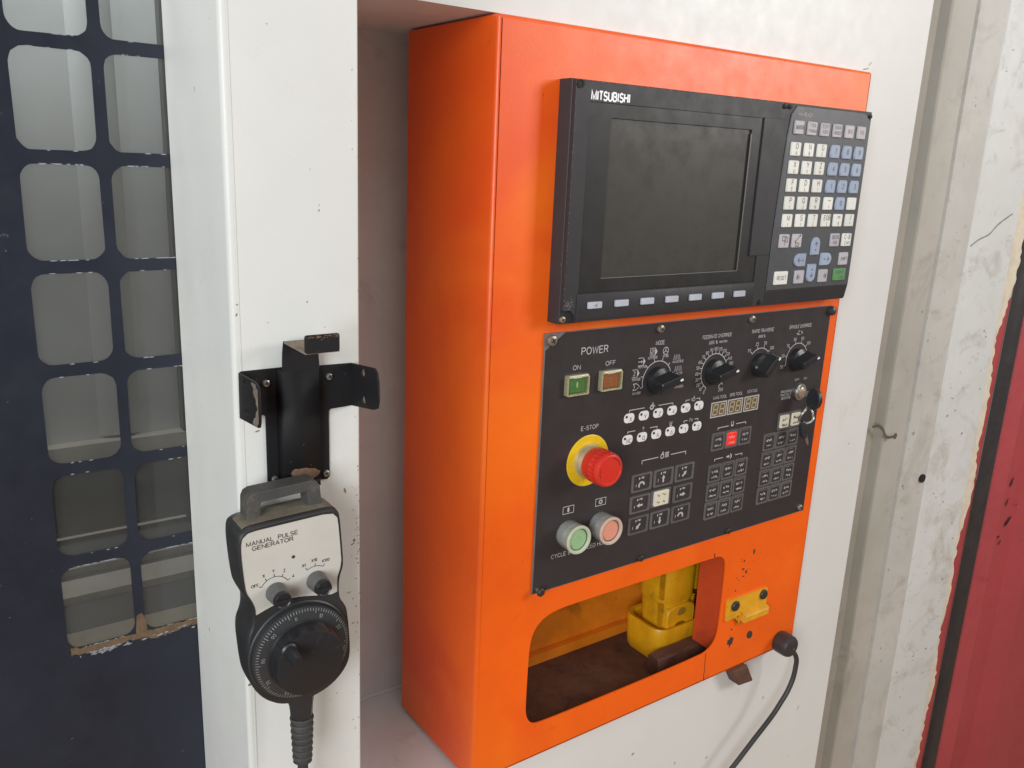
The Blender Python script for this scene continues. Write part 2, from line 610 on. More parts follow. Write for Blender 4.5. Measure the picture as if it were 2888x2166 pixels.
DUSTY = mat('dusty_charcoal', (0.062, 0.058, 0.054), 0.70, var=(45, 0.35), bump=(700, 0.25, 0.0003), stain=(28, 0.52, (0.135, 0.112, 0.085), 0.65))
PENDANT = mat('pendant_plastic', (0.026, 0.0255, 0.026), 0.42, bump=(1200, 0.22, 0.0003), rvar=0.08, stain=(40, 0.6, (0.08, 0.07, 0.055), 0.5))
DIALMAT = mat('dial_anodised', (0.036, 0.036, 0.038), 0.30, bump=(900, 0.08, 0.0002), stain=(35, 0.6, (0.07, 0.065, 0.06), 0.5))
FACEPL = mat('pendant_faceplate', (0.53, 0.495, 0.445), 0.42, var=(20, 0.1), stain=(32, 0.62, (0.40, 0.29, 0.15), 0.7), bump=(500, 0.06, 0.0003))
INK = mat('dark_print', (0.035, 0.030, 0.026), 0.6)
PRINT = mat('pale_print', (0.52, 0.50, 0.50), 0.55, var=(700, 0.35))
PRINTDIM = mat('worn_print', (0.27, 0.26, 0.255), 0.6, var=(900, 0.6))
WHITEPR = mat('white_badge', (0.74, 0.72, 0.70), 0.5, var=(300, 0.12))
LOGO = mat('white_logo', (0.88, 0.88, 0.87), 0.45)
KEYW = mat('key_white', (0.74, 0.72, 0.66), 0.40, rand=0.10, stain=(160, 0.64, (0.58, 0.47, 0.26), 0.6), bump=(900, 0.08, 0.0002))
KEYG = mat('key_grey', (0.47, 0.43, 0.455), 0.42, rand=0.10, stain=(160, 0.66, (0.35, 0.30, 0.28), 0.6))
KEYB = mat('key_blue', (0.32, 0.375, 0.49), 0.42, rand=0.14, stain=(140, 0.64, (0.20, 0.25, 0.33), 0.6))
KEYGR = mat('key_green', (0.10, 0.255, 0.095), 0.42, stain=(140, 0.6, (0.08, 0.17, 0.07), 0.6))
KEYINK = mat('key_legend', (0.115, 0.105, 0.10), 0.6, var=(900, 0.5))
SCREEN = mat('screen_glass', (0.046, 0.042, 0.035), 0.42, var=(5, 0.4), stain=[(5, 0.5, (0.062, 0.048, 0.044), 0.45), (11, 0.57, (0.070, 0.064, 0.056), 0.3)], spec=0.35, rvar=0.12)
SCRBORDER = mat('screen_border', (0.026, 0.024, 0.023), 0.40, spec=0.3, var=(15, 0.25), rvar=0.08)
KNOBGREY = mat('knob_grey', (0.115, 0.112, 0.108), 0.5, var=(200, 0.3), stain=(60, 0.55, (0.17, 0.15, 0.12), 0.5))
SCREW = mat('screw_metal', (0.42, 0.37, 0.29), 0.42, 0.75, var=(400, 0.45), bump=(700, 0.2, 0.0003))
SCREWDK = mat('dark_screw', (0.06, 0.05, 0.045), 0.45, 0.4, var=(300, 0.4))
STEEL = mat('bright_steel', (0.62, 0.60, 0.57), 0.28, 0.9, var=(200, 0.3))
HOLED = mat('hole_dark', (0.035, 0.028, 0.022), 0.8)
SLOT = mat('screw_slot', (0.012, 0.010, 0.009), 0.7)
YEL = mat('yellow_plastic', (0.78, 0.50, 0.012), 0.42, var=(30, 0.15), stain=(45, 0.60, (0.22, 0.12, 0.012), 0.75), bump=(300, 0.08, 0.0004))
TOOLYEL = mat('tool_yellow', (0.70, 0.335, 0.006), 0.42, var=(22, 0.25), stain=(24, 0.55, (0.25, 0.13, 0.010), 0.6), bump=(250, 0.25, 0.0008))
HASPYEL = mat('hasp_yellow', (0.76, 0.36, 0.015), 0.48, var=(40, 0.25), stain=(60, 0.62, (0.26, 0.10, 0.02), 0.75), bump=(300, 0.2, 0.0005))
RED = mat('red_plastic', (0.62, 0.032, 0.020), 0.32, stain=(40, 0.58, (0.26, 0.05, 0.025), 0.6), bump=(800, 0.10, 0.0003), rvar=0.08)
COLLAR = mat('collar_metal', (0.70, 0.60, 0.40), 0.30, 0.6, var=(70, 0.4))
AMBER = clear_mat('clear_lid', (0.92, 0.92, 0.82), 0.03, 0.08, (0.55, 0.52, 0.34), 200)
AMBERFR = mat('amber_frame', (0.34, 0.31, 0.19), 0.25, var=(200, 0.4), coat=0.4)
GREENB = mat('green_button', (0.065, 0.24, 0.08), 0.40, var=(90, 0.25))
REDB = mat('red_button', (0.42, 0.105, 0.05), 0.40, var=(90, 0.25))
FACECLR = clear_mat('boot_window', (0.9, 0.9, 0.85), 0.20, 0.3, (0.62, 0.60, 0.52), 90)
SILIC = clear_mat('silicone_boot', (0.86, 0.88, 0.84), 0.40, 0.25, (0.50, 0.50, 0.46), 90)
RIMG = mat('boot_rim_greenish', (0.50, 0.53, 0.39), 0.4, var=(120, 0.15))
RIMR = mat('boot_rim_reddish', (0.56, 0.43, 0.34), 0.4, var=(120, 0.15))
SILRIM = clear_mat('silicone_rim', (0.9, 0.9, 0.85), 0.55, 0.25, (0.62, 0.60, 0.54), 90)
PALEGR = mat('pale_green_button', (0.27, 0.44, 0.23), 0.5, stain=(90, 0.55, (0.20, 0.17, 0.04), 0.8))
PALERD = mat('pale_red_button', (0.68, 0.27, 0.19), 0.5, stain=(90, 0.58, (0.36, 0.09, 0.04), 0.8))
LENSDK = mat('lamp_lens', (0.035, 0.03, 0.03), 0.3)
BTNFRAME = mat('button_frame', (0.118, 0.107, 0.106), 0.45, rand=0.12, var=(120, 0.15))
BTNKEY = mat('button_key', (0.046, 0.040, 0.040), 0.38, rand=0.12, var=(150, 0.3))
LITRED = mat('lit_red_button', (0.75, 0.03, 0.02), 0.35, emit=((1.0, 0.035, 0.025), 0.35), var=(160, 0.3))
CREAMKEY = mat('cream_button', (0.66, 0.60, 0.47), 0.40, stain=(150, 0.6, (0.42, 0.36, 0.22), 0.6))
DISPBG = mat('display_khaki', (0.155, 0.118, 0.066), 0.35, var=(200, 0.25))
SEG = mat('display_segment', (0.42, 0.34, 0.22), 0.4)
DISPFR = mat('display_border', (0.46, 0.44, 0.43), 0.5)
RUBBER = mat('rubber', (0.040, 0.037, 0.038), 0.5, bump=(300, 0.15, 0.0006), var=(14, 0.3), rvar=0.1)
KEYBOW = mat('key_bow_rubber', (0.020, 0.021, 0.026), 0.42, rvar=0.1, stain=(90, 0.62, (0.08, 0.075, 0.07), 0.5))
WOOD = mat('brown_wood', (0.125, 0.052, 0.032), 0.75, var=(40, 0.4), stain=(30, 0.55, (0.05, 0.028, 0.02), 0.7), bump=(120, 0.4, 0.001))
SHEET = mat('dirty_wall_sheet', (0.68, 0.68, 0.66), 0.5, bump=[(9, 0.35, 0.004), (90, 0.12, 0.001)], var=(2.2, 0.16), rvar=0.1,
            speck=[(48, 0.705, (0.14, 0.12, 0.10)), (95, 0.72, (0.2, 0.17, 0.13))], stain=[(4.0, 0.51, (0.44, 0.405, 0.345), 0.8), (13, 0.55, (0.40, 0.365, 0.31), 0.6), (45, 0.62, (0.30, 0.27, 0.22), 0.6)])
WALLSHADE = mat('shaded_dirty_strip', (0.37, 0.34, 0.29), 0.5, bump=[(9, 0.3, 0.004), (90, 0.12, 0.001)], var=(3, 0.2), speck=(60, 0.72, (0.1, 0.08, 0.06)), stain=(4, 0.58, (0.20, 0.17, 0.13), 0.7))  # machine's soft shadow painted into the wall colour, with some dirt
WALLSHADE2 = mat('half_shaded_dirty_strip', (0.48, 0.45, 0.40), 0.5, bump=[(9, 0.3, 0.004), (90, 0.12, 0.001)], var=(3, 0.2), speck=(60, 0.71, (0.12, 0.1, 0.08)), stain=(4, 0.55, (0.27, 0.235, 0.18), 0.7))  # paler step of the same painted shadow, with dirt
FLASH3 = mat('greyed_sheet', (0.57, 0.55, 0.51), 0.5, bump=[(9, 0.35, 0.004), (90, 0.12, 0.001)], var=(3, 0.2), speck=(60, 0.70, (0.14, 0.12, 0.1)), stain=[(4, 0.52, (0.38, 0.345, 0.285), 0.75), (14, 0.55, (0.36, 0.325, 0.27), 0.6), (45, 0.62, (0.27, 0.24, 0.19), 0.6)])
FOAM = mat('torn_cream_edge', (0.76, 0.67, 0.53), 0.85, bump=(110, 0.5, 0.002), var=(30, 0.2), stain=(9, 0.66, (0.42, 0.25, 0.10), 0.8))
REDPAINT = mat('red_paint', (0.45, 0.070, 0.080), 0.48, var=(3, 0.15), bump=(30, 0.08, 0.002), speck=(22, 0.735, (0.02, 0.012, 0.012)), rvar=0.12,
               stain=(3.5, 0.6, (0.22, 0.018, 0.02), 0.6))
INTERIOR = mat('inside_grey', (0.72, 0.72, 0.70), 0.55, var=(4, 0.2))
INTBEAM = mat('inside_ledge', (0.66, 0.60, 0.52), 0.6, var=(10, 0.3))
INTDARK = mat('inside_dark', (0.11, 0.104, 0.10), 0.6, var=(6, 0.3))
PANE = clear_mat('dusty_pane', (0.88, 0.90, 0.90), 0.035, 0.06, (0.60, 0.59, 0.56), 14)
FLOORM = mat('concrete_floor', (0.48, 0.27, 0.13), 0.8, var=(3, 0.3), bump=(30, 0.2, 0.003))
PEELWHITE = mat('peeled_white', (0.30, 0.30, 0.33), 0.8, var=(150, 0.4))
PEELTAN = mat('peeled_tan', (0.175, 0.110, 0.058), 0.8, var=(110, 0.5), stain=(60, 0.6, (0.12, 0.06, 0.02), 0.7))


def structure(o, label=None):
    o['kind'] = 'structure'
    return o


# ------------------------------------------------------------------ floor, far wall
mb = MB()
mb.box(-4, 6, -5, 3, -0.50, -0.45)
structure(part('floor', mb, FLOORM))

# ------------------------------------------------------------------ machine housing: cream front sheet with the recess
WY = 0.0136
housing = thing('machine_housing', 'cream painted steel machine front with a recess behind the orange cabinet', 'machine', (0.75, WY, 0))
mb = MB()
mb.plate([(0.262, -0.449), (1.1945, -0.449), (1.1945, 2.35), (0.262, 2.35)],
         [[(0.312, 0.8865), (1.040, 0.8865), (1.040, 1.7318), (0.312, 1.7318)]], WY + 0.004, WY)
part('front_sheet', mb, CREAM, housing)
mb = MB()
mb.plate([(0.30, 0.87), (1.05, 0.87), (1.05, 1.75), (0.30, 1.75)], [], 0.226, 0.222)
part('recess_back', mb, RECESS, housing)
mb = MB()
mb.box(0.312, 1.04, WY + 0.0042, 0.2218, 1.7318, 1.7345)
part('recess_ceiling', mb, RECESS, housing)
mb = MB()
mb.box(0.312, 1.04, WY + 0.0042, 0.2218, 0.884, 0.8865)
part('recess_floor', mb, RECESS, housing)
mb = MB()
mb.box(0.309, 0.3118, WY + 0.0042, 0.2218, 0.8868, 1.7316)
part('recess_side', mb, RECESS, housing)
mb = MB()
mb.box(1.0402, 1.043, WY + 0.0042, 0.2218, 0.8868, 1.7316)
part('recess_side', mb, RECESS, housing)
mb = MB()
mb.box(1.190, 1.1943, WY + 0.0045, 0.9, -0.449, 2.35)
part('side_panel', mb, CREAM, housing)
# weld bead along the foot of the recess back
mb = MB()
mb.tube([(0.313 + 0.01 * i, 0.2215 - 0.001 * random.random(), 0.8875 + 0.002 * random.random()) for i in range(73)], 0.003, 6)
part('weld_bead', mb, RECESS, housing)
mb = MB()
for x, z, a, l, w in ((1.118, 0.745, 60, .009, .0016), (0.742, 0.862 - .05, 20, .006, .003), (0.83, 0.76, 75, .005, .002), (0.66, 0.765, 15, .010, .004),
                      (1.06, 1.735, 10, .016, .0012), (1.068, 1.742, 40, .010, .001), (1.02, 0.80, 50, .006, .002), (1.15, 1.20, 80, .004, .0015), (0.90, 0.74, 30, .006, .002)):
    c, s = math.cos(R(a)), math.sin(R(a))
    mb.flat([(x + (c * u * l - s * v * w) / 2, z + (s * u * l + c * v * w) / 2) for u, v in ((-1, -.2), (-.3, -1), (.6, -.7), (1, .1), (.4, .9), (-.5, 1))], WY - .0002)
part('paint_chip', mb, mat('chip_brown', (0.25, 0.19, 0.12), 0.8), housing)['kind'] = 'stuff'

# inside of the machine, seen through the door panes
inside = thing('machine_interior', 'grey machine interior with pale ledges seen through the door panes', 'machine', (0.0, 0.3, 0))
mb = MB()
mb.box(-0.75, 0.30, 0.46, 0.47, 1.10, 2.10)
part('back_wall', mb, INTERIOR, inside)
for xa, xb, dy in ((-0.62, -0.50, .012), (-0.36, -0.20, .012), (0.035, 0.10, .008), (0.175, 0.225, .008)):
    mb = MB()
    mb.loft([[(xa, .4599, z), (xa + .012, .4599 - dy, z), (xb - .012, .4599 - dy, z), (xb, .4599, z)] for z in (1.232, 2.09)])
    part('wall_rib', mb, INTERIOR, inside)
mb = MB()
mb.box(0.005, 0.012, 0.455, 0.4598, 1.1, 2.1)
part('seam', mb, INTDARK, inside)
mb = MB()
mb.box(0.275, 0.285, 0.442, 0.4598, 1.1, 2.1)
part('seam', mb, INTDARK, inside)
mb = MB()
mb.add([(-0.75, 0.452, 1.10), (0.30, 0.452, 1.10), (0.30, 0.30, 1.00), (-0.75, 0.30, 1.00)], [(0, 1, 2, 3)])
mb.box(-0.75, 0.30, 0.27, 0.4596, 0.55, 1.0)
part('sloping_sheet', mb, INTDARK, inside)
mb = MB()
mb.box(-0.75, 0.299, 0.440, 0.4598, 1.205, 1.228)
part('ledge', mb, INTBEAM, inside)
mb = MB()
mb.box(-0.75, 0.299, 0.4422, 0.4598, 1.11, 1.2045)
part('skirting', mb, INTDARK, inside)
for ya, yb in ((0.372, 0.392), (0.405, 0.412)):
    mb = MB()
    za, zb = 1.0 + (ya - .30) / .152 * .1, 1.0 + (yb - .30) / .152 * .1
    mb.loft([[(x, ya, za + .0005), (x, ya, za + .010), (x, yb, zb + .010), (x, yb, zb + .0005)] for x in (-0.75, 0.299)])
    part('ledge', mb, INTBEAM, inside)
mb = MB()
mb.loft([[(x, .3025, 1.0025), (x, .3025, 1.022), (x, .334, 1.030), (x, .334, 1.0235)] for x in (-0.75, 0.299)])
part('chip_tray', mb, mat('tray_tan', (0.50, 0.42, 0.32), 0.6, var=(12, 0.3), stain=(14, 0.55, (0.2, 0.15, 0.1), 0.6)), inside)
mb = MB()
mb.box(-0.75, 0.299, 0.26, 0.302, 1.003, 1.022)
part('ledge', mb, INTBEAM, inside)
mb = MB()
mb.box(-0.75, 0.299, 0.235, 0.2697, 0.86, 0.90)
part('ledge', mb, INTBEAM, inside)

# ------------------------------------------------------------------ sliding door: handle post and windowed leaf
YP, YL = -0.125, 0.012
door = thing('sliding_door', 'sliding machine door with cream handle post and dark navy grid window', 'door', (0.22, YP, 0.1))
mb = MB()
x0, x1 = 0.1735, 0.2686
z0, z1 = -0.1, 1.9
ol = []
for cx, cy, a in ((x0 + .004, YP + .004, 180), (x1 - .002, YP + .002, 270)):
    rr = .004 if a == 180 else .002
    for i in range(6):
        t = R(a + 90 * i / 5)
        ol.append((cx + rr * math.cos(t), cy + rr * math.sin(t)))
ol += [(x1, YL - .001), (x0, YL - .001)]
mb.loft([[(x, y, z0) for x, y in ol], [(x, y, z1) for x, y in ol]])
part('handle_post', mb, POSTPAINT, door)
# the folded seam close to the corner of the post
mb = MB()
mb.box(x0 + .0052, x0 + .0062, YP - .0003, YP + .001, z0 + .02, z1 - .02)
part('fold_line', mb, POSTPAINT, door)
holes = []
hole_pos = []
for c, hx in enumerate((70.2, 130.6)):
    for r in range(-1, 6):
        zt = 1662.3 - 79.3 * r if r < 5 else 1265.8
        w = 52.2
        zb = zt - 69.5 if r < 5 else zt - 73
        hole_pos.append((hx, hx + w, zb, zt, c, r))
        rad = 10.5
        pts = []
        for (px_, pz_) in rrect(hx, hx + w, zb, zt, rad, 5):
            pts.append((px_ * mm + random.uniform(-.0003, .0003), pz_ * mm + random.uniform(-.0003, .0003)))
        holes.append(pts)
mb = MB()
mb.plate([(-0.55, -0.1), (0.30, -0.1), (0.30, 1.80), (-0.55, 1.80)], holes, YL + .0012, YL)
part('window_grid', mb, NAVY, door)
base = None
for (a, b, c, d, _, _) in hole_pos:
    mb = MB()
    mb.box((a - 2.2) * mm, (b + 2.2) * mm, YL + .0016, YL + .0060, (c - 2.2) * mm, (d + 2.2) * mm)
    part('pane', mb, PANE, door, at=((a + b) / 2 * mm, YL + .003, (c + d) / 2 * mm))
# pale worn rims along some hole edges
mb = MB()
for (a, b, c, d, col_, r) in hole_pos:
    for k in range(22 if r in (1, 5) else 5):
        side = random.choice('tttbbb' if r in (0, 1, 4, 5) else 'tbb')
        x = random.uniform(a + 11, b - 11)
        z = d if side == 't' else c
        l = random.uniform(1.5, 5)
        h = random.uniform(.25, 1.0)
        q = -1 if side == 't' else 1
        mb.flat(PP((x, z + q * -.5), (x + l, z + q * -.45), (x + l * .8, z + q * h * .5), (x + l * .3, z + q * h * .35)), YL - .0002)
part('worn_edge', mb, mat('worn_edge_grey', (0.30, 0.31, 0.33), 0.8), door)['kind'] = 'stuff'
# torn film under the lowest panes
mb = MB()
top = [(72 + i * 2.0, 1192.5 + (1.5 if i < 3 else 0) + random.uniform(-.6, .6)) for i in range(52)]
bot = [(72 + i * 2.0, 1188.5 - 3.5 * math.sin(i * .13) ** 2 - random.uniform(0, 2.2)) for i in range(52)]
for i in range(51):
    mb.flat(PP(top[i], top[i + 1], bot[i + 1], bot[i]), YL - .0003)
mb.flat(PP((122.5, 1192), (124, 1209), (128, 1211), (131, 1205), (132, 1192)), YL - .0003)
part('peeled_film', mb, PEELTAN, door)
mb = MB()
for k in range(46):
    x = random.choice((random.gauss(97, 9), random.gauss(152, 16)))
    z = 1185.5 + random.uniform(-2.6, 1.6) + (x - 97) * .02
    l, h = random.uniform(1, 6), random.uniform(.4, 1.8)
    mb.flat(PP((x, z), (x + l * .5, z - h * .6), (x + l, z + h * .2), (x + l * .5, z + h)), YL - .0005)
part('film_flake', mb, PEELWHITE, door)['kind'] = 'stuff'
# chips on the post
mb = MB()
for x, z, a, l, w in ((255.8, 1346.7, 105, 5.2, 1.5), (263.3, 1303, 80, 3, 1.6), (262, 1300, 20, 4, 1), (176.2, 1203.0, 10, 3.2, 2.2), (247, 1170, 60, 1.5, .8), (189, 1405, 10, 4, 1.2),
                      (177.5, 1490, 70, 2.5, 1), (178.2, 1497, 20, 1.4, 1.2), (238, 1560, 70, 2, .8), (256, 1240, 40, 2, .7), (262, 1230, 10, 3, .8), (228, 1496, 60, 1.8, .8)):
    c, s = math.cos(R(a)), math.sin(R(a))
    mb.flat([((x + (c * u * l - s * v * w) / 2) * mm, (z + (s * u * l + c * v * w) / 2) * mm) for u, v in ((-1, -.2), (-.3, -1), (.6, -.7), (1, .1), (.4, .9), (-.5, 1))], YP - .0002)
for k in range(60):
    x = 268.2 - abs(random.gauss(0, 3.2))
    z = random.choice((random.gauss(1305, 26), random.uniform(1120, 1420), random.uniform(1100, 1700)))
    s_ = random.uniform(.25, .8)
    mb.flat(PP((x - s_, z), (x, z - s_ * .8), (x + s_ * .5, z + .2), (x, z + s_)), YP - .0002)
part('paint_chip', mb, mat('post_chip', (0.22, 0.17, 0.11), 0.8), door)['kind'] = 'stuff'

# ------------------------------------------------------------------ building wall to the right of the machine
WB = 0.30
wall = thing('wall_cladding', 'dirty white folded steel wall cladding between the cream machine and the red door', 'wall', (1.9, WB, 0))
prof = [(1.945, .004), (1.958, -.004), (2.105, -.030), (2.1125, -.026), (2.176, .014), (2.2, .016)]
mb = MB()
n = len(prof)
ring = [(x, WB + y) for x, y in prof] + [(x, WB + y + .004) for x, y in prof[::-1]]
zz = [-0.448 + 3.3 * i / 50 for i in range(51)]
rings = []
for z in zz:
    w = .002 * math.sin(z * 5.0) + .0012 * math.sin(z * 13 + 1)
    rings.append([(x + w, y, z) for x, y in ring])
mb.loft(rings)
part('cladding_sheet', mb, SHEET, wall, ang=20)
for nm, prof_, m in (('shaded_edge_strip', [(1.45, .02), (1.735, .02), (1.744, .004), (1.749, .002), (1.754, .006)], WALLSHADE), ('shaded_inner_strip', [(1.7535, .006), (1.760, .012), (1.766, .016), (1.800, .014), (1.846, .008), (1.8495, .020)], WALLSHADE2), ('lap_sheet', [(1.849, .020), (1.856, .022), (1.860, .008), (1.900, .003), (1.953, -.0035)], FLASH3)):  # first two strips split off to hold the painted machine shadow
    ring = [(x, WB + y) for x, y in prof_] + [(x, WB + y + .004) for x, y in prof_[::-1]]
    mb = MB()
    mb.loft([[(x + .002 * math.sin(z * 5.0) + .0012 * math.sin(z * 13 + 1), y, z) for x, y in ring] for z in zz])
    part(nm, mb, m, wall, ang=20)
mb = MB()
pts = pl_hole = (1.990, 0.905)
mb.lathe(1.936, 0.900, [(.0105, WB + .02), (.0105, WB - .0058)], 20)
part('bolt_hole', mb, SLOT, wall)
mb = MB()
mb.line(spline([(1.690, 1.066), (1.715, 1.064), (1.735, 1.052), (1.748, 1.036), (1.762, 1.030), (1.788, 1.029)], 5), .0065, WB - .0012)
mb.disc(1.789, 1.029, .0075, WB - .0012)
part('grease_streak', mb, mat('grease_brown', (0.10, 0.085, 0.065), 0.7), wall)
mb = MB()
for pts, w in ((spline([(1.965, 1.455), (1.99, 1.470), (2.02, 1.482), (2.045, 1.505), (2.085, 1.528)], 5), .0035),):
    for (xa, za), (xb, zb) in zip(pts, pts[1:]):
        ya, yb = WB - .004 - (xa - 1.958) * .177 - .0012, WB - .004 - (xb - 1.958) * .177 - .0012
        mb.add([(xa, ya, za - w * random.uniform(.2, .6)), (xb, yb, zb - w * random.uniform(.2, .6)), (xb, yb, zb + w * .4), (xa, ya, za + w * .4)], [(0, 1, 2, 3)])
part('crack', mb, mat('crack_grey', (0.26, 0.235, 0.19), 0.8), wall)
mb = MB()
for k in range(150):
    z = random.uniform(.3, 1.25) if k < 115 else random.uniform(1.2, 1.95)
    x = random.choice((random.uniform(1.87, 1.95), random.uniform(1.965, 2.10)))
    y = WB + (.008 - (x - 1.86) * .089 if x < 1.95 else -.004 - (x - 1.958) * .177) - .0015
    s_ = random.uniform(.0015, .006) * (1.5 if k < 16 else .7)
    a = random.uniform(0, 6.28)
    pts = [(x + s_ * math.cos(a + t) * random.uniform(.3, 1) * .6, z + s_ * math.sin(a + t) * random.uniform(.3, 1)) for t in (0, 1.2, 2.5, 3.7, 5)]
    mb.flat(pts, y)
part('dirt_mark', mb, mat('wall_dirt', (0.30, 0.27, 0.22), 0.85), wall)['kind'] = 'stuff'
# torn cream edge strip
edge = thing('torn_edge_strip', 'torn cream foam strip with a ragged edge beside the dark rubber seal', 'strip', (2.2, WB, 0))
mb = MB()
nz = 300
L_, R_ = [], []
ph = random.random()
for i in range(nz + 1):
    z = -0.448 + 3.3 * i / nz
    wob = .006 * math.sin(z * 9) + .005 * math.sin(z * 23 + 2) + random.uniform(-.004, .004)
    extra = .030 * max(0, min(1, (z - 1.22) / .2))
    L_.append((2.168 + .002 * math.sin(z * 7), z))
    R_.append((2.207 + wob * 1.3 + extra - .012 * max(0, (.8 - z)), z))
vs = []
for i in range(nz + 1):
    vs += [(L_[i][0], WB + .004, L_[i][1]), (R_[i][0], WB + .006, R_[i][1]), (R_[i][0], WB + .02, R_[i][1]), (L_[i][0], WB + .02, L_[i][1])]
fs = []
for i in range(nz):
    for k in range(4):
        a, b = i * 4 + k, i * 4 + (k + 1) % 4
        fs.append((a, b, b + 4, a + 4))
mb.add(vs, fs)
part('foam', mb, FOAM, edge)
# red door with rubber seal
rdoor = thing('red_steel_door', 'red painted steel door leaf with a dark rubber seal along its edge', 'door', (2.5, WB, 0))
mb = MB()
mb.box(2.17, 2.2450, WB + .0135, WB + .03, -.448, 2.9)
part('jamb_strip', mb, REDPAINT, rdoor)
mb = MB()
sec = [(2.2455, .012), (2.249, .000), (2.258, -.005), (2.286, -.006), (2.296, -.002), (2.301, .012)]
mb.loft([[(x, WB + y, z) for x, y in sec] for z in (-.448, 1.0, 2.0, 2.9)])
part('rubber_seal', mb, RUBBER, rdoor)
mb = MB()
sec = [(2.3015, .03), (2.3015, .006), (2.307, -.002), (2.348, -.020), (2.362, -.016), (2.40, .022), (2.56, .026), (2.60, -.016), (2.90, -.02), (2.90, .05)]
mb.loft([[(x, WB + y, z) for x, y in sec] for z in (-.448, 1.0, 2.0, 2.9)])
part('door_leaf', mb, REDPAINT, rdoor, ang=20)
mb = MB()
for x, z, a, l, w in ((2.475, .78, 70, .035, .009), (2.47, .72, 75, .028, .007), (2.50, .655, 40, .045, .012), (2.455, .615, 10, .026, .007), (2.475, .595, 60, .02, .006), (2.50, 1.10, 80, .03, .007), (2.53, .70, 60, .012, .004)):
    c, s = math.cos(R(a)), math.sin(R(a))
    mb.flat([(x + (c * u * l - s * v * w) / 2, z + (s * u * l + c * v * w) / 2) for u, v in ((-1, -.2), (-.3, -1), (.6, -.7), (1, .1), (.4, .9), (-.5, 1))], WB + .0205)
part('scuff_mark', mb, SLOT, rdoor)['kind'] = 'stuff'

# ------------------------------------------------------------------ orange cabinet
cab = thing('control_cabinet', 'orange painted steel control cabinet with a rounded opening near its bottom', 'cabinet', (0.76, 0.0, 0.893))
CX0, CX1, CZ0, CZ1 = 0.4669, 1.0565, 0.8925, 1.7300
outer = rrect(CX0, CX1, CZ0, CZ1, 0.003, 3)
hole = smooth_poly(PP((540.3, 1010), (540.1, 974), (541, 958), (549, 944), (564, 940.4), (640, 939.6), (757, 939.2), (840, 940.5), (856, 942.5), (869, 951), (875.2, 964),
                      (876, 1000), (876.2, 1068), (872, 1081), (862, 1087.5), (851, 1088.2), (710, 1088.6), (609, 1089.2), (575, 1088), (556, 1081), (545, 1068), (541, 1050)), 2)
rr = 0.0045
mb = MB()
rings = [[(x, 0.1735, z) for x, z in outer]]
for i in range(6):
    a = R(90 * i / 5)
    o2 = offset(outer, rr * (1 - math.cos(a)) + 1e-7)
    rings.append([(x, rr * (1 - math.sin(a)), z) for x, z in o2])
mb.loft(rings, True, False)
mb.plate(offset(outer, rr), [hole], 0.0018, 0.0, back=True)
# the outer rim of the plate would double the fold, so the fold hides it
part('shell', mb, ORANGE, cab, ang=50)
mb = MB()
mb.box(0.52, 1.04, 0.1675, 0.170, 0.8960, 1.115)
part('compartment_back', mb, ORANGE_IN, cab)
mb = MB()
mb.box(0.52, 1.04, 0.156, 0.1673, 0.8955, 0.911)
part('back_rail', mb, ORANGE_IN, cab)
mb = MB()
mb.box(0.52, 1.04, 0.006, 0.167, 0.8930, 0.8954)
part('compartment_floor', mb, RUST, cab)
mb = MB()
mb.box(0.52, 1.04, 0.006, 0.167, 1.115, 1.118)
part('compartment_roof', mb, ORANGE_IN, cab)
mb = MB()
mb.box(0.515, 0.5198, 0.006, 0.167, 0.8956, 1.1148)
part('compartment_side', mb, ORANGE_IN, cab)
mb = MB()
mb.box(0.884, 0.8875, 0.0022, 0.052, 0.9262, 1.1148)
part('compartment_side', mb, mat('orange_flange', (0.60, 0.07, 0.018), 0.5, var=(14, 0.25), stain=(12, 0.55, (0.16, 0.03, 0.015), 0.7)), cab)
# crack in the paint, drip
mb = MB()
mb.line(PP((854.6, 939.5), (855.3, 921.6), (856.2, 916), (855.4, 903), (856.6, 898), (857.0, 895)), .0011, -.0002)
part('crack', mb, SLOT, cab)
mb = MB()
mb.line(PP((849.8, 1094.5), (850.5, 1090), (852, 1088.5)), .0016, -.0002)
part('crack', mb, SLOT, cab)
mb = MB()
for k in range(110):
    if k < 30:
        x, z = random.gauss(920, 17), random.gauss(1052, 14)
    elif k < 45:
        x, z = random.gauss(925, 22), random.gauss(1020, 8)
    elif k < 75:
        x, z = random.uniform(545, 1040), 893.5 + abs(random.gauss(0, 6))
    elif k < 90:
        x, z = random.uniform(545, 870), 938 - abs(random.gauss(0, 1.2))
    else:
        x, z = random.uniform(480, 1045), random.uniform(900, 1715)
    s_ = random.uniform(.35, 1.6 if k < 30 else .9)
    a = random.uniform(0, 6.28)
    mb.flat(PP(*[(x + s_ * math.cos(a + t) * random.uniform(.3, 1), z + s_ * math.sin(a + t) * random.uniform(.3, 1)) for t in (0, 1.2, 2.5, 3.7, 5)]), -.0002)
for x, z, sx, sz, a in ((934, 1077, 2.2, 5, -20), (915, 1067, 2.4, 2.2, 0), (914, 1055, 3.2, 1.4, 20), (922, 1048, 2.6, 3.2, -10), (917, 1043, 3, 1.4, 25), (905, 962.5, 1.6, 2.4, 0), (949, 935, 3, 1, 40), (903, 1024, 1.6, 1.6, 0), (906, 1013, 1.2, 1.2, 0)):
    mb.flat(PP(*[(x + sx * math.cos(t) * random.uniform(.6, 1.1), z + sz * math.sin(t) * random.uniform(.6, 1.1)) for t in (0, .9, 1.8, 2.7, 3.6, 4.5, 5.4)]), -.0003)
part('paint_chip', mb, mat('chip_dark', (0.055, 0.03, 0.022), 0.8), cab)['kind'] = 'stuff'
mb = MB()
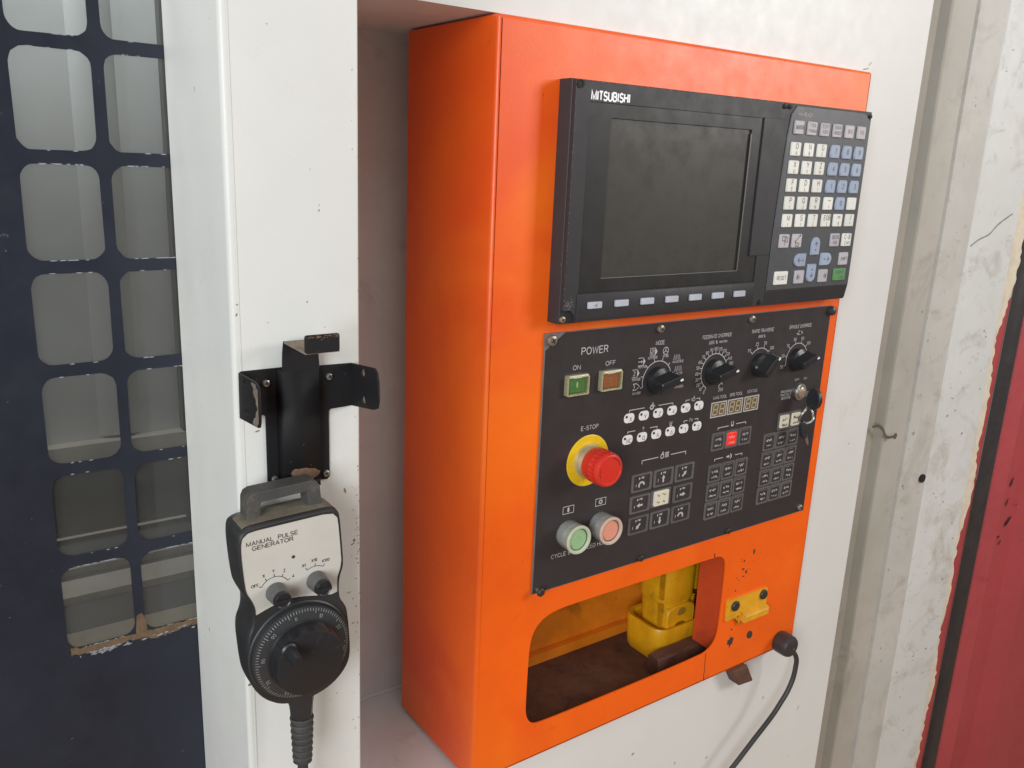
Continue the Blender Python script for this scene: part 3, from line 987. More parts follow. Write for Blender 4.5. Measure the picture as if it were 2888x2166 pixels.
mb.flat(PP(*[(905.5 + a * 1.05, 942.5 + b * 1.1) for a, b in ((-6, 4), (-3, 3.4), (-.5, 7.6), (3, 4.5), (6.2, 4.8), (5.2, 0), (3.8, -5), (1, -5), (-1, -9.5), (-2.6, -4), (-6.5, -2.5))]), -.0003)
part('bolt_hole', mb, HOLED, cab)
mb = MB()
mb.flat(PP(*[(947.5 + 6.4 * math.cos(t) - 1.5 * math.sin(t), 940.5 + 6.6 * math.sin(t)) for t in [2 * math.pi * i / 18 for i in range(18)]]), -.0003)
part('bolt_hole', mb, HOLED, cab)

# hasp plate
mb = MB()
mb.plate(PP((886.5, 981.5), (885.2, 1010), (888, 1013.8), (972, 1012.2), (973.5, 1009), (972.5, 984), (922, 981.5), (915.5, 968), (909.5, 981.8)), [PP((905.5, 981.6), (912, 984.5), (919, 980.8), (914, 972))], -.0002, -.0032)
hp = part('hasp_plate', mb, HASPYEL, cab)
mb = MB()
mb.loft([[(.919 + 0 * i, -.0033, .9735), (.972, -.0033, .9735), (.972, -.0033, .9865), (.919, -.0033, .9865)] for i in (0,)] +
        [[(.920, -.009, .972), (.972, -.009, .972), (.972, -.009, .9845), (.920, -.009, .9845)],
         [(.922, -.0112, .974), (.970, -.0112, .974), (.970, -.0112, .982), (.922, -.0112, .982)]])
part('hasp_loop', mb, HASPYEL, hp)
for x, z in ((902.2, 1002.0), (962.6, 1003.5)):
    mb = MB()
    mb.lathe(x * mm, z * mm, [(.0076, -.0033), (.0076, -.0052), (.0064, -.0066), (.003, -.0071)], 20)
    part('bolt_head', mb, SCREWDK, hp)

# ------------------------------------------------------------------ screws


def screw(parent, x, z, y, r, m=SCREW, name='screw', h=.0028, rot=35):
    """pan head with a cross recess; x, z in mm, y = surface it sits on"""
    mb = MB()
    X, Z = x * mm, z * mm
    mb.lathe(X, Z, [(r, y), (r, y - h * .45), (r * .86, y - h * .8), (r * .5, y - h), (r * .2, y - h * 1.02)], 18)
    o = part(name, mb, m, parent, at=(X, y, Z))
    mb = MB()
    for a in (rot, rot + 90):
        c, s = math.cos(R(a)), math.sin(R(a))
        l, w = r * .5, r * .13
        mb.flat([(X + c * u * l - s * v * w, Z + s * u * l + c * v * w) for u, v in ((-1, -1), (1, -1), (1, 1), (-1, 1))], y - h * 1.06)
    part('cross_slot', mb, SLOT, o, at=(X, y, Z))
    return o


# ------------------------------------------------------------------ display unit
D0 = -0.0003
disp = thing('display_unit', 'charcoal screen unit with a row of seven pale function keys below its dark glass', 'screen', (0.70, 0.0, 1.437))
DF = -0.0242
mb = MB()
base_ol = PP((541.5, 1437), (860.0, 1437), (860.0, 1678.6), (541.5, 1678.6))
mb.prism(base_ol, D0, -.0195, .0015)
part('housing', mb, DARKPL, disp)
# raised front with corner notches
front = PP((543.0, 1452), (552.0, 1451.5), (557.2, 1447), (559.5, 1439.0), (859.0, 1439.0), (859.0, 1677.2), (555, 1677.2), (543.0, 1677.2))
gl = PP((561.5, 1468.8), (836.8, 1468.8), (836.8, 1500.4), (822.2, 1500.4), (822.2, 1658.4), (561.5, 1658.4))
mb = MB()
mb.plate(front, [gl], -.0196, DF)
part('bezel', mb, DARKPL, disp)
mb = MB()
mb.prism(rrect(.8226, .8588, 1.5008, 1.6592, .001), DF + .0001, DF - .0009, .0004)
part('overlay_strip', mb, DARKPL, disp)
mb = MB()
lcd = rrect(.5912, .8050, 1.4832, 1.6446, .0015)
gls = PP((561.8, 1469.1), (836.5, 1469.1), (836.5, 1500.1), (821.9, 1500.1), (821.9, 1658.1), (561.8, 1658.1))
mb.plate(gls, [lcd], -.0197, DF + .0012)
part('screen_border', mb, SCRBORDER, disp)
mb = MB()
mb.plate(offset(lcd, 0.0001), [], -.0198, DF + .0032)
part('screen', mb, SCREEN, disp)
mb = MB()
mb.line(PP((591.6, 1483.4), (804.6, 1483.4)), .0007, DF + .0010)
part('screen_trim', mb, mat('screen_sill_grey', (0.16, 0.155, 0.15), 0.4), disp)
mb = MB()
mb.line(PP((804.6, 1483.6), (804.6, 1640)), .0022, DF + .0010)
part('screen_trim', mb, mat('screen_trim_grey', (0.085, 0.082, 0.08), 0.4), disp)
# lower key strip, slightly proud
mb = MB()
mb.prism(PP((560, 1440.5), (838, 1440.5), (838, 1468.2), (560, 1468.2)), DF + .0001, DF - .0012, .0006)
part('key_strip', mb, DARKPL, disp)
kf = None
for k in range(7):
    x = (575.2 + 37.82 * k - 1.5) * mm
    org = (x + .0094, DF - .0012, 1.4558)
    if kf is None:
        mb = MB()
        mb.prism(rrect(x, x + .0187, 1.4524, 1.4596, .0009, 2), DF - .0011, DF - .0040, .0008)
        kf = part('function_key', mb, mat('function_key_grey', (0.48, 0.50, 0.56), 0.38, rand=0.08, var=(200, 0.15)), disp, at=org)
        mb = MB()
        mb.flat(PP((581.0, 1455.8), (585.2, 1453.6), (585.2, 1458.2)), DF - .00412)
        part('arrow_mark', mb, mat('function_ink', (0.25, 0.26, 0.30), 0.6), kf, at=org)
    else:
        clone(kf, disp, org)
mb = MB()
mb.text('MITSUBISHI', .5630, 1.6605, .0078, DF - .0003, width=.0498, align='L', weight=.22)
part('logo_lettering', mb, LOGO, disp)
mb = MB()
mb.lathe(.5483, 1.6738, [(.0042, DF - .0002), (.0042, DF - .0009), (.0030, DF - .0009), (.0030, DF - .0003)], 20)
part('screw_hole', mb, SLOT, disp)
screw(disp, 545.8, 1442.0, -.0195, .0036, SCREW, 'screw', rot=20)
screw(disp, 856.2, 1673.6, DF, .0030, SCREWDK, 'screw')
screw(disp, 851.0, 1443.0, DF, .0030, SLOT, 'screw')
mb = MB()
for k in range(160):
    x, z = random.gauss(550, 3.2), random.gauss(1457.5, 3.4)
    if z < 1452.5 or x < 543.5 or x > 558:
        continue
    s_ = random.uniform(.2, .7)
    a = random.uniform(0, 6.28)
    mb.flat(PP(*[(x + s_ * math.cos(a + t) * random.uniform(.4, 1), z + s_ * math.sin(a + t) * random.uniform(.4, 1)) for t in (0, 1.6, 3.1, 4.7)]), DF - .0002)
for k in range(60):
    x = random.uniform(543, 859)
    mb.flat(PP((x, 1677.1), (x + random.uniform(.4, 3), 1677.1), (x + .5, 1676.7 - random.random() * .4)), DF - .0002)
    z = random.uniform(1455, 1675)
    mb.flat(PP((543.1, z), (543.1, z + random.uniform(.4, 2.5)), (543.4 + random.random() * .4, z + .5)), DF - .0002)
part('scratch', mb, mat('scratch_grey', (0.19, 0.185, 0.18), 0.8), disp)['kind'] = 'stuff'

# ------------------------------------------------------------------ keypad unit
keyp = thing('keypad_unit', 'charcoal keypad unit with white grey and blue keys to the right of the screen', 'keypad', (0.947, 0.0, 1.437))
mb = MB()
KX0, KX1 = 860.8, 1033.6
mb.loft([[(x * mm, D0, z * mm) for x, z in ((KX0, 1437), (KX1 - 2, 1437), (KX1, 1439.5), (KX1, 1678.6), (KX0, 1678.6))],
         [(x * mm, -.0190, z * mm) for x, z in ((KX0, 1437), (KX1 - 2, 1437), (KX1, 1439.5), (KX1, 1678.6), (KX0, 1678.6))],
         [(x * mm, -.0222, z * mm) for x, z in ((KX0 + .5, 1455), (KX1 - 4, 1455), (KX1 - .6, 1457), (KX1 - .6, 1677.8), (KX0 + .5, 1677.8))]])
part('housing', mb, DARKPL, keyp)
mb = MB()
KF = -0.0236
mb.prism(PP((863, 1456.2), (1028, 1456.2), (1031.6, 1459.5), (1031.6, 1665.7), (1017, 1676.2), (880.5, 1676.2), (871.5, 1666.2), (868.5, 1640), (863.0, 1520)), -.0221, KF, .0007)
part('face_sheet', mb, mat('keypad_face', (0.062, 0.064, 0.070), 0.40, bump=(700, 0.08, 0.0003), var=(9, 0.15), rvar=0.07), keyp)
mb = MB()
mb.text('READY', .8945, 1.6648, .0040, KF - .0002, width=.0160, align='L')
part('ready_lettering', mb, PRINT, keyp)
mb = MB()
mb.prism(rrect(.8822, .8922, 1.6650, 1.6680, .0008), KF, KF - .0004, .0001)
part('ready_lamp', mb, mat('ready_lamp_grey', (0.13, 0.135, 0.14), 0.4), keyp)
screw(keyp, 867.6, 1674.0, -.0222, .0030, SCREWDK)
screw(keyp, 1029.6, 1672.5, -.0222, .0026, SCREWDK)
screw(keyp, 865.0, 1441.5, -.0165, .0030, SCREWDK)

KT = KF - .0024            # key tops
protos = {}


def key_shape(kind, w, h):
    """outline centred on 0,0 in mm"""
    if kind == 'num':
        return [(-w * .40, -h / 2), (w * .46, -h / 2), (w * .5, -h * .2), (w * .5, h * .25), (w * .44, h / 2), (-w * .36, h / 2), (-w * .46, h * .3), (-w * .5, -.1 * h), (-w * .48, -.38 * h)]
    if kind in ('up', 'down', 'left', 'right'):
        pts = [(-w / 2, -h / 2), (w / 2, -h / 2)]
        L0, W0 = (h, w) if kind in ('up', 'down') else (w, h)
        arc_ = [(W0 / 2 * math.cos(t), (L0 / 2 - W0 * .5) + W0 * .5 * math.sin(t)) for t in [math.pi * i / 10 for i in range(11)]]
        loc = [(-W0 / 2 + .4, -L0 / 2), (W0 / 2 - .4, -L0 / 2), (W0 / 2, -L0 / 2 + .4)] + arc_ + [(-W0 / 2, -L0 / 2 + .4)]
        if kind == 'up':
            return loc
        if kind == 'down':
            return [(-a, -b) for a, b in loc]
        if kind == 'right':
            return [(b, -a) for a, b in loc]
        return [(-b, a) for a, b in loc]
    return rrect(-w / 2, w / 2, -h / 2, h / 2, 1.3, 2)


def key(x, z, w, h, m, legend=(), kind='rect', draw=None):
    """x, z = centre in mm"""
    # measured on the key tops: keep the centre as measured
    org = (x * mm, KF, z * mm)
    kk = (kind, round(w, 1), round(h, 1), m.name)
    if kk in protos:
        o = clone(protos[kk], keyp, org)
    else:
        mb = MB()
        mb.prism([((x + a) * mm, (z + b) * mm) for a, b in key_shape(kind, w - 1.8, h - .5)], KF + .0002, KT, .0010)
        o = part('key', mb, m, keyp, at=org)
        protos[kk] = o
    mb = MB()
    for s, dx, dz, th, wd in legend:
        mb.text(s, (x + dx) * mm, (z + dz) * mm, th * mm, KT - .00012, width=wd * mm if wd else None)
    if draw:
        draw(mb, x, z, KT - .00012)
    if mb.v:
        part('legend', mb, KEYINK, o, at=org)
    return o


row = 1659.6 - 8.15
for k, (a, b) in enumerate((('MONITOR', ''), ('TOOL', 'PARAM'), ('EDIT', 'MDI'), ('DIAGN', 'IN/OUT'), ('SFG', ''), ('F0', ''))):
    x = 877.0 + 25.15 * k + 9.4
    if b:
        lg = ((a, 0, 1.8, 4.0, 12.5), (b, 0, -4.6, 4.0, 13.5 if len(b) > 3 else 10))
    else:
        lg = ((a, 0, -2.0, 4.4, 14.5 if len(a) > 4 else (10 if len(a) > 2 else 6.5)),)
    key(x, row, 18.8, 16.4, KEYG, lg)
XC = [875.2, 900.3, 925.6, 952.6, 977.4, 1002.6]
ZR = [1634.7, 1613.5, 1592.3, 1571.1, 1550.0]
TXT = [('O A', 'N B', 'G C', '7', '8', '9'), ('X U', 'Y V', 'Z W', '4', '5', '6'), ('F E', 'D L', 'H !', '1', '2', '3'),
       ('P I', 'Q J', 'R K', '- +', '0', '. ,'), ('M (', 'S )', 'T [', 'EOB ]', '= #', '/ *')]
for r in range(5):
    for c in range(6):
        t = TXT[r][c].split(' ')
        w = 19.6
        x, z = XC[c] + w / 2, ZR[r] - 8.2
        if t[0] in '0123456789':
            key(x, z, 20.4, 16.8, KEYB, ((t[0], 0.5, -2.6, 6.0, None),), 'num')
        else:
            if t[0] == 'EOB':
                lg = (('EOB', 0.8, .6, 5.6, 13.5), (t[1], 0.8, -6.2, 4.0, None))
            elif t[0] in '-=.':
                lg = ((t[0], 0.5, 1.2, 6.0, None if t[0] == '.' else 5.5), (t[1], 0.5, -6.0, 4.0, None))
            else:
                lg = ((t[0], 0.7, .4, 6.0, None), (t[1], 0.3, -6.2, 4.0, None))
            key(x, z, w, 16.5, KEYW, lg)
ZS = 1517.0


def win_icon(mb, x, z, y):
    mb.line(PP((x - 5, z + 6), (x + 1.5, z + 6), (x + 1.5, z + .5), (x - 5, z + .5)), .0009, y, True)
    mb.line(PP((x - .5, z + 4.5), (x + 5, z + 4.5), (x + 5, z - 1), (x - .5, z - 1)), .0009, y, True)
    mb.text('?', x * mm, (z - 6.8) * mm, .0042, y)


def slash_icon(mb, x, z, y):
    mb.line(PP((x - 3.6, z - .6), (x + 4.2, z + 6.4)), .0010, y)
    mb.disc(x * mm - .0038, z * mm - .0008, .0014, y)
    mb.disc(x * mm + .0044, z * mm + .0066, .0014, y)
    mb.line(PP((x - 3.5, z - 6.6), (x - 3.5, z - 2.6), (x + 3.5, z - 2.6), (x + 3.5, z - 6.6)), .0009, y, True)
    mb.line(PP((x, z - 6.6), (x, z - 2.6)), .0008, y)


key(884.0, ZS, 19.8, 17.4, KEYG, (), draw=win_icon)
key(908.6, ZS, 19.8, 17.4, KEYG, (), draw=slash_icon)
key(986.8, ZS - .3, 20, 17.4, KEYG, (('DELETE', 0, 1.6, 4.2, 14), ('INS', 0, -5.4, 4.2, 8)))
key(1012.2, ZS - .5, 20.4, 17.2, KEYW, (('C-B', 0, 1.2, 5.4, 12.5), ('CAN', 0, -5.8, 4.2, 11)))


def arr(dx, dz, dot):
    def f(mb, x, z, y):
        tx, tz = x + dx * 5.2, z + dz * 5.2
        mb.line(PP((x - dx * .5, z - dz * .5), (tx, tz)), .0009, y)
        px_, pz_ = -dz, dx
        mb.line(PP((tx - dx * 3.2 + px_ * 3, tz - dz * 3.2 + pz_ * 3), (tx, tz), (tx - dx * 3.2 - px_ * 3, tz - dz * 3.2 - pz_ * 3)), .0010, y)
        if dot:
            mb.disc((x - dx * 4.6) * mm, (z - dz * 4.6) * mm, .0013, y, 8)
    return f


def tab_arr(dx):
    def f(mb, x, z, y):
        arr(dx, 0, False)(mb, x - dx * .6, z, y)
        mb.line(PP((x + dx * 5.2, z - 3.6), (x + dx * 5.2, z + 3.6)), .0010, y)
    return f


key(948.0, 1509.6, 18.6, 23.4, KEYB, (), 'up', arr(0, 1, True))
key(946.0, 1475.3, 18.6, 23.6, KEYB, (), 'down', arr(0, -1, True))
key(920.0, 1492.6, 24.0, 17.0, KEYB, (), 'left', arr(-1, 0, True))
key(973.2, 1492.4, 24.0, 16.6, KEYB, (), 'right', arr(1, 0, True))
key(1011.0, 1491.8, 20, 17.2, KEYG, (('SHIFT', 0, -2, 4.2, 13),))
key(1006.8, 1471.2, 27.2, 16.6, KEYGR, (('INPUT', 0, .8, 4.2, 16), ('CALC', 4, -5.6, 3.8, 11)))
key(886.4, 1471.3, 26.6, 17.2, KEYW, (('RESET', 0, -2, 4.6, 17.5),))
key(922.2, 1471.2, 20, 17.4, KEYG, (), draw=tab_arr(-1))
key(971.5, 1470.8, 19.6, 17.2, KEYG, (), draw=tab_arr(1))

# ------------------------------------------------------------------ operator panel
PY = -0.0022
pan = thing('operator_panel', 'dark operator panel with rotary switches and push buttons below the screen', 'control panel', (0.787, 0.0, 1.12))
mb = MB()
mb.plate(PP((538.6, 1119.8), (1034, 1119.8), (1034, 1424.4), (538.6, 1424.4)), [], -.0003, PY + .0003)
part('base_plate', mb, PANELMETAL, pan)
FY = PY - .0001
mb = MB()
mb.plate(PP((540.0, 1120.6), (1033.2, 1120.6), (1033.2, 1423.6), (566, 1423.6), (540.0, 1406)), [], PY + .0004, FY)
part('overlay_film', mb, FILM, pan)
for x, z, r, m, a in ((547.1, 1416.6, .0062, SCREW, 30), (706.6, 1417.0, .0050, SCREW, 60), (867.6, 1417.0, .0050, SCREW, 10), (706.3, 1124.8, .0045, SCREWDK, 30), (868, 1125.2, .0045, SCREWDK, 55), (1022.0, 1127.8, .0045, SCREW, 20)):
    screw(pan, x, z, FY, r, m, 'panel_screw', h=.0042, rot=a)
mb = MB()
mb.lathe(1.0325, 1.4172, [(.0066, FY), (.0066, FY - .003), (.0056, FY - .0058), (.0032, FY - .0072), (.0008, FY - .0076)], 20)
part('screw_cap', mb, RUBBER, pan)
mb = MB()
mb.lathe(.5455, 1.1250, [(.0022, FY), (.0022, FY - .0066)], 12)
ls = part('loose_screw', mb, SCREW, pan)
mb = MB()
mb.lathe(.5455, 1.1250, [(.0046, FY - .0064), (.0052, FY - .0072), (.0050, FY - .0090), (.0036, FY - .0102)], 18)
part('head', mb, SCREWDK, ls)

IY = FY - .00015
ink = MB()


def flush(name='lettering', stuff=False):
    # each word, symbol or scale is a print of its own
    global ink
    if ink.v:
        o = part(name, ink, PRINT, pan)
        if stuff:
            o['kind'] = 'stuff'
    ink = MB()


HOLD = False


def T(s, x0, x1, z, h, b=0.0):
    ink.text(s, x0 * mm, z * mm, h * mm, IY, width=(x1 - x0) * mm, align='L', bold=b)
    if not HOLD:
        flush()


def TC(s, x, z, h, w=None, b=0.0):
    ink.text(s, x * mm, (z - h / 2) * mm, h * mm, IY, width=w * mm if w else None, bold=b)
    if not HOLD:
        flush()


def LN(pts, w=.9, c=False):
    ink.line(PP(*pts), w * mm, IY, c)
    if not HOLD:
        flush('print_line')


T('POWER', 589.9, 627.6, 1396.7, 7.6, .008)
T('ON', 579.0, 589.4, 1380.6, 4.9)
T('OFF', 626.0, 640.4, 1380.8, 4.9)
T('MODE', 702.0, 715.8, 1397.8, 4.6)
T('FEEDRATE OVERRIDE', 780.8, 833.0, 1397.9, 4.3)
T('RAPID TRAVERSE', 872.2, 914.6, 1398.0, 4.3)
T('SPINDLE OVERRIDE', 947.0, 993.8, 1397.9, 4.3)
T('E-STOP', 596.3, 621.4, 1308.3, 4.7)
T('CYCLE START', 563.9, 609.0, 1158.5, 4.7)
T('FEED HOLD', 613.5, 650.5, 1158.6, 4.7)
T('MAG.TOOL', 811.4, 836.6, 1317.4, 3.8)
T('SPD.TOOL', 842.2, 866.6, 1317.6, 3.8)
T('STATUS', 876.0, 895.2, 1317.9, 3.8)
T('OFF', 973.0, 982.0, 1323.2, 3.0)
T('ON', 992.6, 999.0, 1323.2, 3.0)
T('PROGRAM', 946.2, 969.4, 1309.0, 3.2)
T('PROTECT', 946.6, 968.5, 1304.2, 3.2)


def scale(cx, cz, r, angs, labels, a0, a1, lr, h, dz=0.0):
    global HOLD
    HOLD = True
    ink.arc(cx * mm, cz * mm, r * mm, a0, a1, .0010, IY, 26)
    for a in angs:
        c, s = math.cos(R(a)), math.sin(R(a))
        LN(((cx + c * r, cz + s * r), (cx + c * (r + 4), cz + s * (r + 4))), .9)
    for a, t in zip(angs, labels):
        if t:
            c, s = math.cos(R(a)), math.sin(R(a))
            TC(t, cx + c * (lr + .8 * len(t)), cz + s * lr, h)
    HOLD = False
    flush('switch_scale', True)


scale(708.5, 1354.6, 23.4, (195, 165, 135, 105, 75, 45, 15, -15), [''] * 8, -15, 195, 0, 0)
fa = [240 - 15 * i for i in range(21)]
fl = [str(10 * i) for i in range(16)] + ['160', '', '', '', '200']
scale(807, 1354.6, 23.0, fa, fl, -60, 240, 29.2, 3.9)
scale(892.7, 1354.4, 22.4, (135, 105, 75, 45), ('F0', '25', '50', '100'), 45, 135, 29.5, 4.1)
scale(970.3, 1354.2, 22.4, (195, 165, 135, 105, 75, 45, 15, -15), ('50', '60', '70', '80', '90', '100', '', ''), -15, 195, 29.3, 4.1)


def coil(x, z, n, w, h):
    pts = []
    for i in range(n * 2 + 1):
        pts.append((x - w / 2 + w * i / (n * 2), z + (h / 2 if i % 2 else -h / 2)))
    LN(pts, .8)


HOLD = True
coil(738.9, 1379.6, 4, 11, 6.6)
coil(742.6, 1365.2, 4, 11.5, 6.8)
coil(797.5, 1392.4, 4, 9, 4.4)
TC('%', 806.5, 1392.3, 4.0)
T('mm/min', 811.5, 825.5, 1390.6, 3.4)
flush('print_symbol', True)
TC('%', 897.2, 1392.6, 3.6)
coil(889.6, 1392.6, 4, 8, 3.4)
LN(((963.5, 1390.2), (968, 1390.2), (968, 1393.5), (971, 1393.5)), .8)
LN(((965.2, 1388.6), (972, 1388.6)), .7)
TC('%', 975.0, 1391.2, 3.6)


def docicon(x, z, kind):
    """program page with an arrow flap"""
    LN(((x - 5, z + 4.6), (x + 2.5, z + 4.6)), .7)
    LN(((x - 5, z - 4.6), (x + 2.5, z - 4.6)), .7)
    ink.flat(PP((x + 3, z + 5), (x + 6.4, z), (x + 3, z - 5)), IY)
    if kind == 'arrow':
        LN(((x - 5, z), (x + 1, z)), .8)
        ink.flat(PP((x, z + 1.6), (x + 2.4, z), (x, z - 1.6)), IY)
    elif kind == 'edit':
        LN(((x - 5, z - 4.6), (x - 5, z + 4.6)), .7)
        LN(((x - 3, z + 2.4), (x + .8, z + 2.4), (x + .8, z), (x - 3, z), (x - 3, z - 2.4), (x + .8, z - 2.4)), .8)
        LN(((x + 2.5, z - 4.6), (x + 2.5, z + 4.6)), .6)
    else:
        TC('2', x - 1.4, z, 5)


flush('print_symbol', True)
for q in ((672.6, 1366.4, '2'), (680.8, 1379.8, 'arrow'), (699.0, 1389.8, 'edit')):
    docicon(*q)
    flush('mode_symbol', True)
LN(((671, 1354), (676, 1354), (681, 1350.5), (676, 1346.4), (671, 1346.4), (673.6, 1350)), .8, True)
ink.arc(.7192, 1.3894, .0044, 0, 360, .0008, IY, 16)
for a in (90, 210, 330):
    LN(((719.2, 1389.4), (719.2 + 4.2 * math.cos(R(a)), 1389.4 + 4.2 * math.sin(R(a)))), .9)
flush('mode_symbol', True)
HOLD = False
for s, x, z, w in (('DNC\u9023\u7dda', 677.0, 1342.4, 13), ('MEM\u81ea\u52d5', 675.0, 1359.2, 13), ('MDI\u624b\u52d5', 683.0, 1373.6, 13), ('EDIT\u7de8\u8f2f', 698.5, 1382.9, 15), ('\u624b\u8f2a', 719.4, 1383.0, 10),
                   ('RAPID\u5feb\u901f', 741.5, 1374.2, 18), ('JOG\u5bf8\u52d5', 744.5, 1359.2, 12), ('ZRN\u539f\u9ede', 747.0, 1342.2, 15)):
    TC(s, x, z, 3.0, w)
LN(((742, 1349.4), (744, 1351.6), (747, 1351.6)), .8)
T('\u7a0b\u5f0f\u4fdd\u8b77', 948.0, 968.0, 1299.6, 3.2)

# brackets over the lamp rows and button groups
HOLD = True
LN(((668.2, 1320.0), (668.2, 1322.6), (692.3, 1322.6)), 1.0)
LN(((715.2, 1322.6), (739.3, 1322.6), (739.3, 1320.0)), 1.0)
ink.arc(.7042, 1.3218, .0024, 0, 360, .0018, IY, 12)
LN(((704.6, 1324.2), (705.2, 1327.4), (707.2, 1324.6)), 1.0)
LN(((706.4, 1322.8), (709.4, 1323.0)), 1.0)
LN(((761.9, 1320.2), (761.9, 1322.8), (768.2, 1322.8)), 1.0)
LN(((780.2, 1322.8), (786.3, 1322.8), (786.3, 1320.2)), 1.0)
TC('1', 771.5, 1322.6, 3.6)
ink.arc(.7755, 1.3226, .0021, 0, 360, .0009, IY, 12)
LN(((775.6, 1324.6), (775.9, 1327.2)), .8)
LN(((668.2, 1293.4), (668.2, 1296.0), (680.0, 1296.0)), 1.0)
LN(((704.2, 1296.0), (715.9, 1296.0), (715.9, 1293.4)), 1.0)
TC('?', 692.8, 1296.0, 5.2)
LN(((737.4, 1299.0), (737.4, 1295.6), (740.6, 1295.6), (740.6, 1299.0)), .9)
LN(((737.2, 1293.6), (740.8, 1293.6)), 1.6)
LN(((761.8, 1293.6), (761.8, 1296.2), (768.1, 1296.2)), 1.0)
LN(((780.4, 1296.2), (786.6, 1296.2), (786.6, 1293.6)), 1.0)
TC('Fn', 774.4, 1296.0, 4.4)
LN(((695.7, 1251.0), (695.7, 1255.5), (722.7, 1255.5)), 1.1)
LN(((744.1, 1255.5), (770.3, 1255.5), (770.3, 1251.2)), 1.1)
ink.arc(.7292, 1.2556, .0026, 0, 360, .0011, IY, 12)
LN(((727.6, 1257.6), (729.8, 1261.2), (731.6, 1257.4)), 1.1)
for i in range(4):
    LN(((734.6 + 1.7 * i, 1253), (734.6 + 1.7 * i, 1259.6)), 1.0)
LN(((733.6, 1259.6), (740.6, 1259.6)), .8)
LN(((826.5, 1274.8), (826.5, 1277.6), (846.4, 1277.6)), 1.1)
LN(((860.6, 1278.4), (879.8, 1278.4), (879.8, 1275.6)), 1.1)
LN(((851.6, 1283.0), (851.6, 1276.8), (855.2, 1276.8), (855.2, 1283.0)), 1.1)
LN(((851.4, 1277.2), (855.4, 1277.2)), 2.2)
LN(((826.5, 1232.0), (826.5, 1234.9), (842.4, 1234.9)), 1.1)
LN(((865.4, 1234.6), (879.4, 1234.6), (879.4, 1231.8)), 1.1)
LN(((848.8, 1234.6), (853, 1234.6)), 2.2)
ink.flat(PP((852.4, 1237.0), (855.4, 1234.6), (852.4, 1232.2)), IY)
ink.flat(PP((855.6, 1238.6), (858.6, 1236.6), (859.2, 1232.6), (856, 1230.2), (857.2, 1234.4)), IY)
flush('bracket_symbol', True)
HOLD = False
for cx, kind in ((585.0, 'I'), (633.6, 'O')):
    LN(((cx - 7.8, 1210.7), (cx + 7.8, 1210.7), (cx + 7.8, 1219.6), (cx - 7.8, 1219.6)), .8, True)
    if kind == 'I':
        ink.flat([(cx * mm + .0016 * math.cos(t), 1.21515 + .0033 * math.sin(t)) for t in [6.2832 * i / 14 for i in range(14)]], IY)
    else:
        ink.arc(cx * mm, 1.21515, .0022, 0, 360, .0016, IY, 14)
flush('button_symbol')

# power buttons under hinged clear lids
for cx, m, sym in ((583.8, GREENB, 'I'), (632.6, REDB, 'O')):
    cz = 1364.2
    mb = MB()
    o1 = rrect((cx - 15.6) * mm, (cx + 15.6) * mm, (cz - 11.6) * mm, (cz + 11.6) * mm, .0012, 2)
    o2 = rrect((cx - 13.2) * mm, (cx + 13.2) * mm, (cz - 9.4) * mm, (cz + 9.2) * mm, .0008, 2)
    mb.plate(o1, [o2], FY, FY - .0042)
    pb = part('power_button', mb, AMBERFR, pan, at=(cx * mm, FY, cz * mm))
    mb = MB()
    mb.prism(rrect((cx - 12.6) * mm, (cx + 12.6) * mm, (cz - 8.8) * mm, (cz + 8.4) * mm, .0006, 2), FY, FY - .0030, .0004)
    part('cap', mb, m, pb)
    mb = MB()
    if sym == 'I':
        mb.flat([(cx * mm + .0015 * math.cos(t), cz * mm + .0036 * math.sin(t)) for t in [6.2832 * i / 14 for i in range(14)]], FY - .0032)
    else:
        mb.arc(cx * mm, cz * mm, .0024, 0, 360, .0007, FY - .0032, 14)
    part('symbol', mb, mat('button_symbol_' + sym.lower(), (0.50, 0.52, 0.30) if sym == 'I' else (0.55, 0.2, 0.12), 0.5), pb)
    mb = MB()
    mb.prism(rrect((cx - 15.0) * mm, (cx + 15.0) * mm, (cz - 11.4) * mm, (cz + 9.6) * mm, .001, 2), FY - .0043, FY - .0058, .0004)
    part('lid', mb, AMBER, pb)
    mb = MB()
    lid = rrect((cx - 15.2) * mm, (cx + 15.2) * mm, (cz - 11.6) * mm, (cz + 9.8) * mm, .001, 2)
    mb.plate(lid, [rrect((cx - 14.0) * mm, (cx + 14.0) * mm, (cz - 10.4) * mm, (cz + 8.6) * mm, .0006, 2)], FY - .0042, FY - .0060)
    part('lid_rim', mb, mat('lid_rim_plastic', (0.46, 0.42, 0.27), 0.22, coat=0.5, var=(150, 0.4)), pb)
    mb = MB()
    mb.tube([((cx - 12.5) * mm, FY - .0052, (cz + 10.4) * mm), ((cx + 12.5) * mm, FY - .0052, (cz + 10.4) * mm)], .0015, 10)
    mb.box((cx - 8) * mm, (cx + 3) * mm, FY - .0068, FY - .0052, (cz + 8.6) * mm, (cz + 11.0) * mm)
    part('hinge', mb, mat('hinge_plastic', (0.58, 0.54, 0.38), 0.2, coat=0.5), pb)

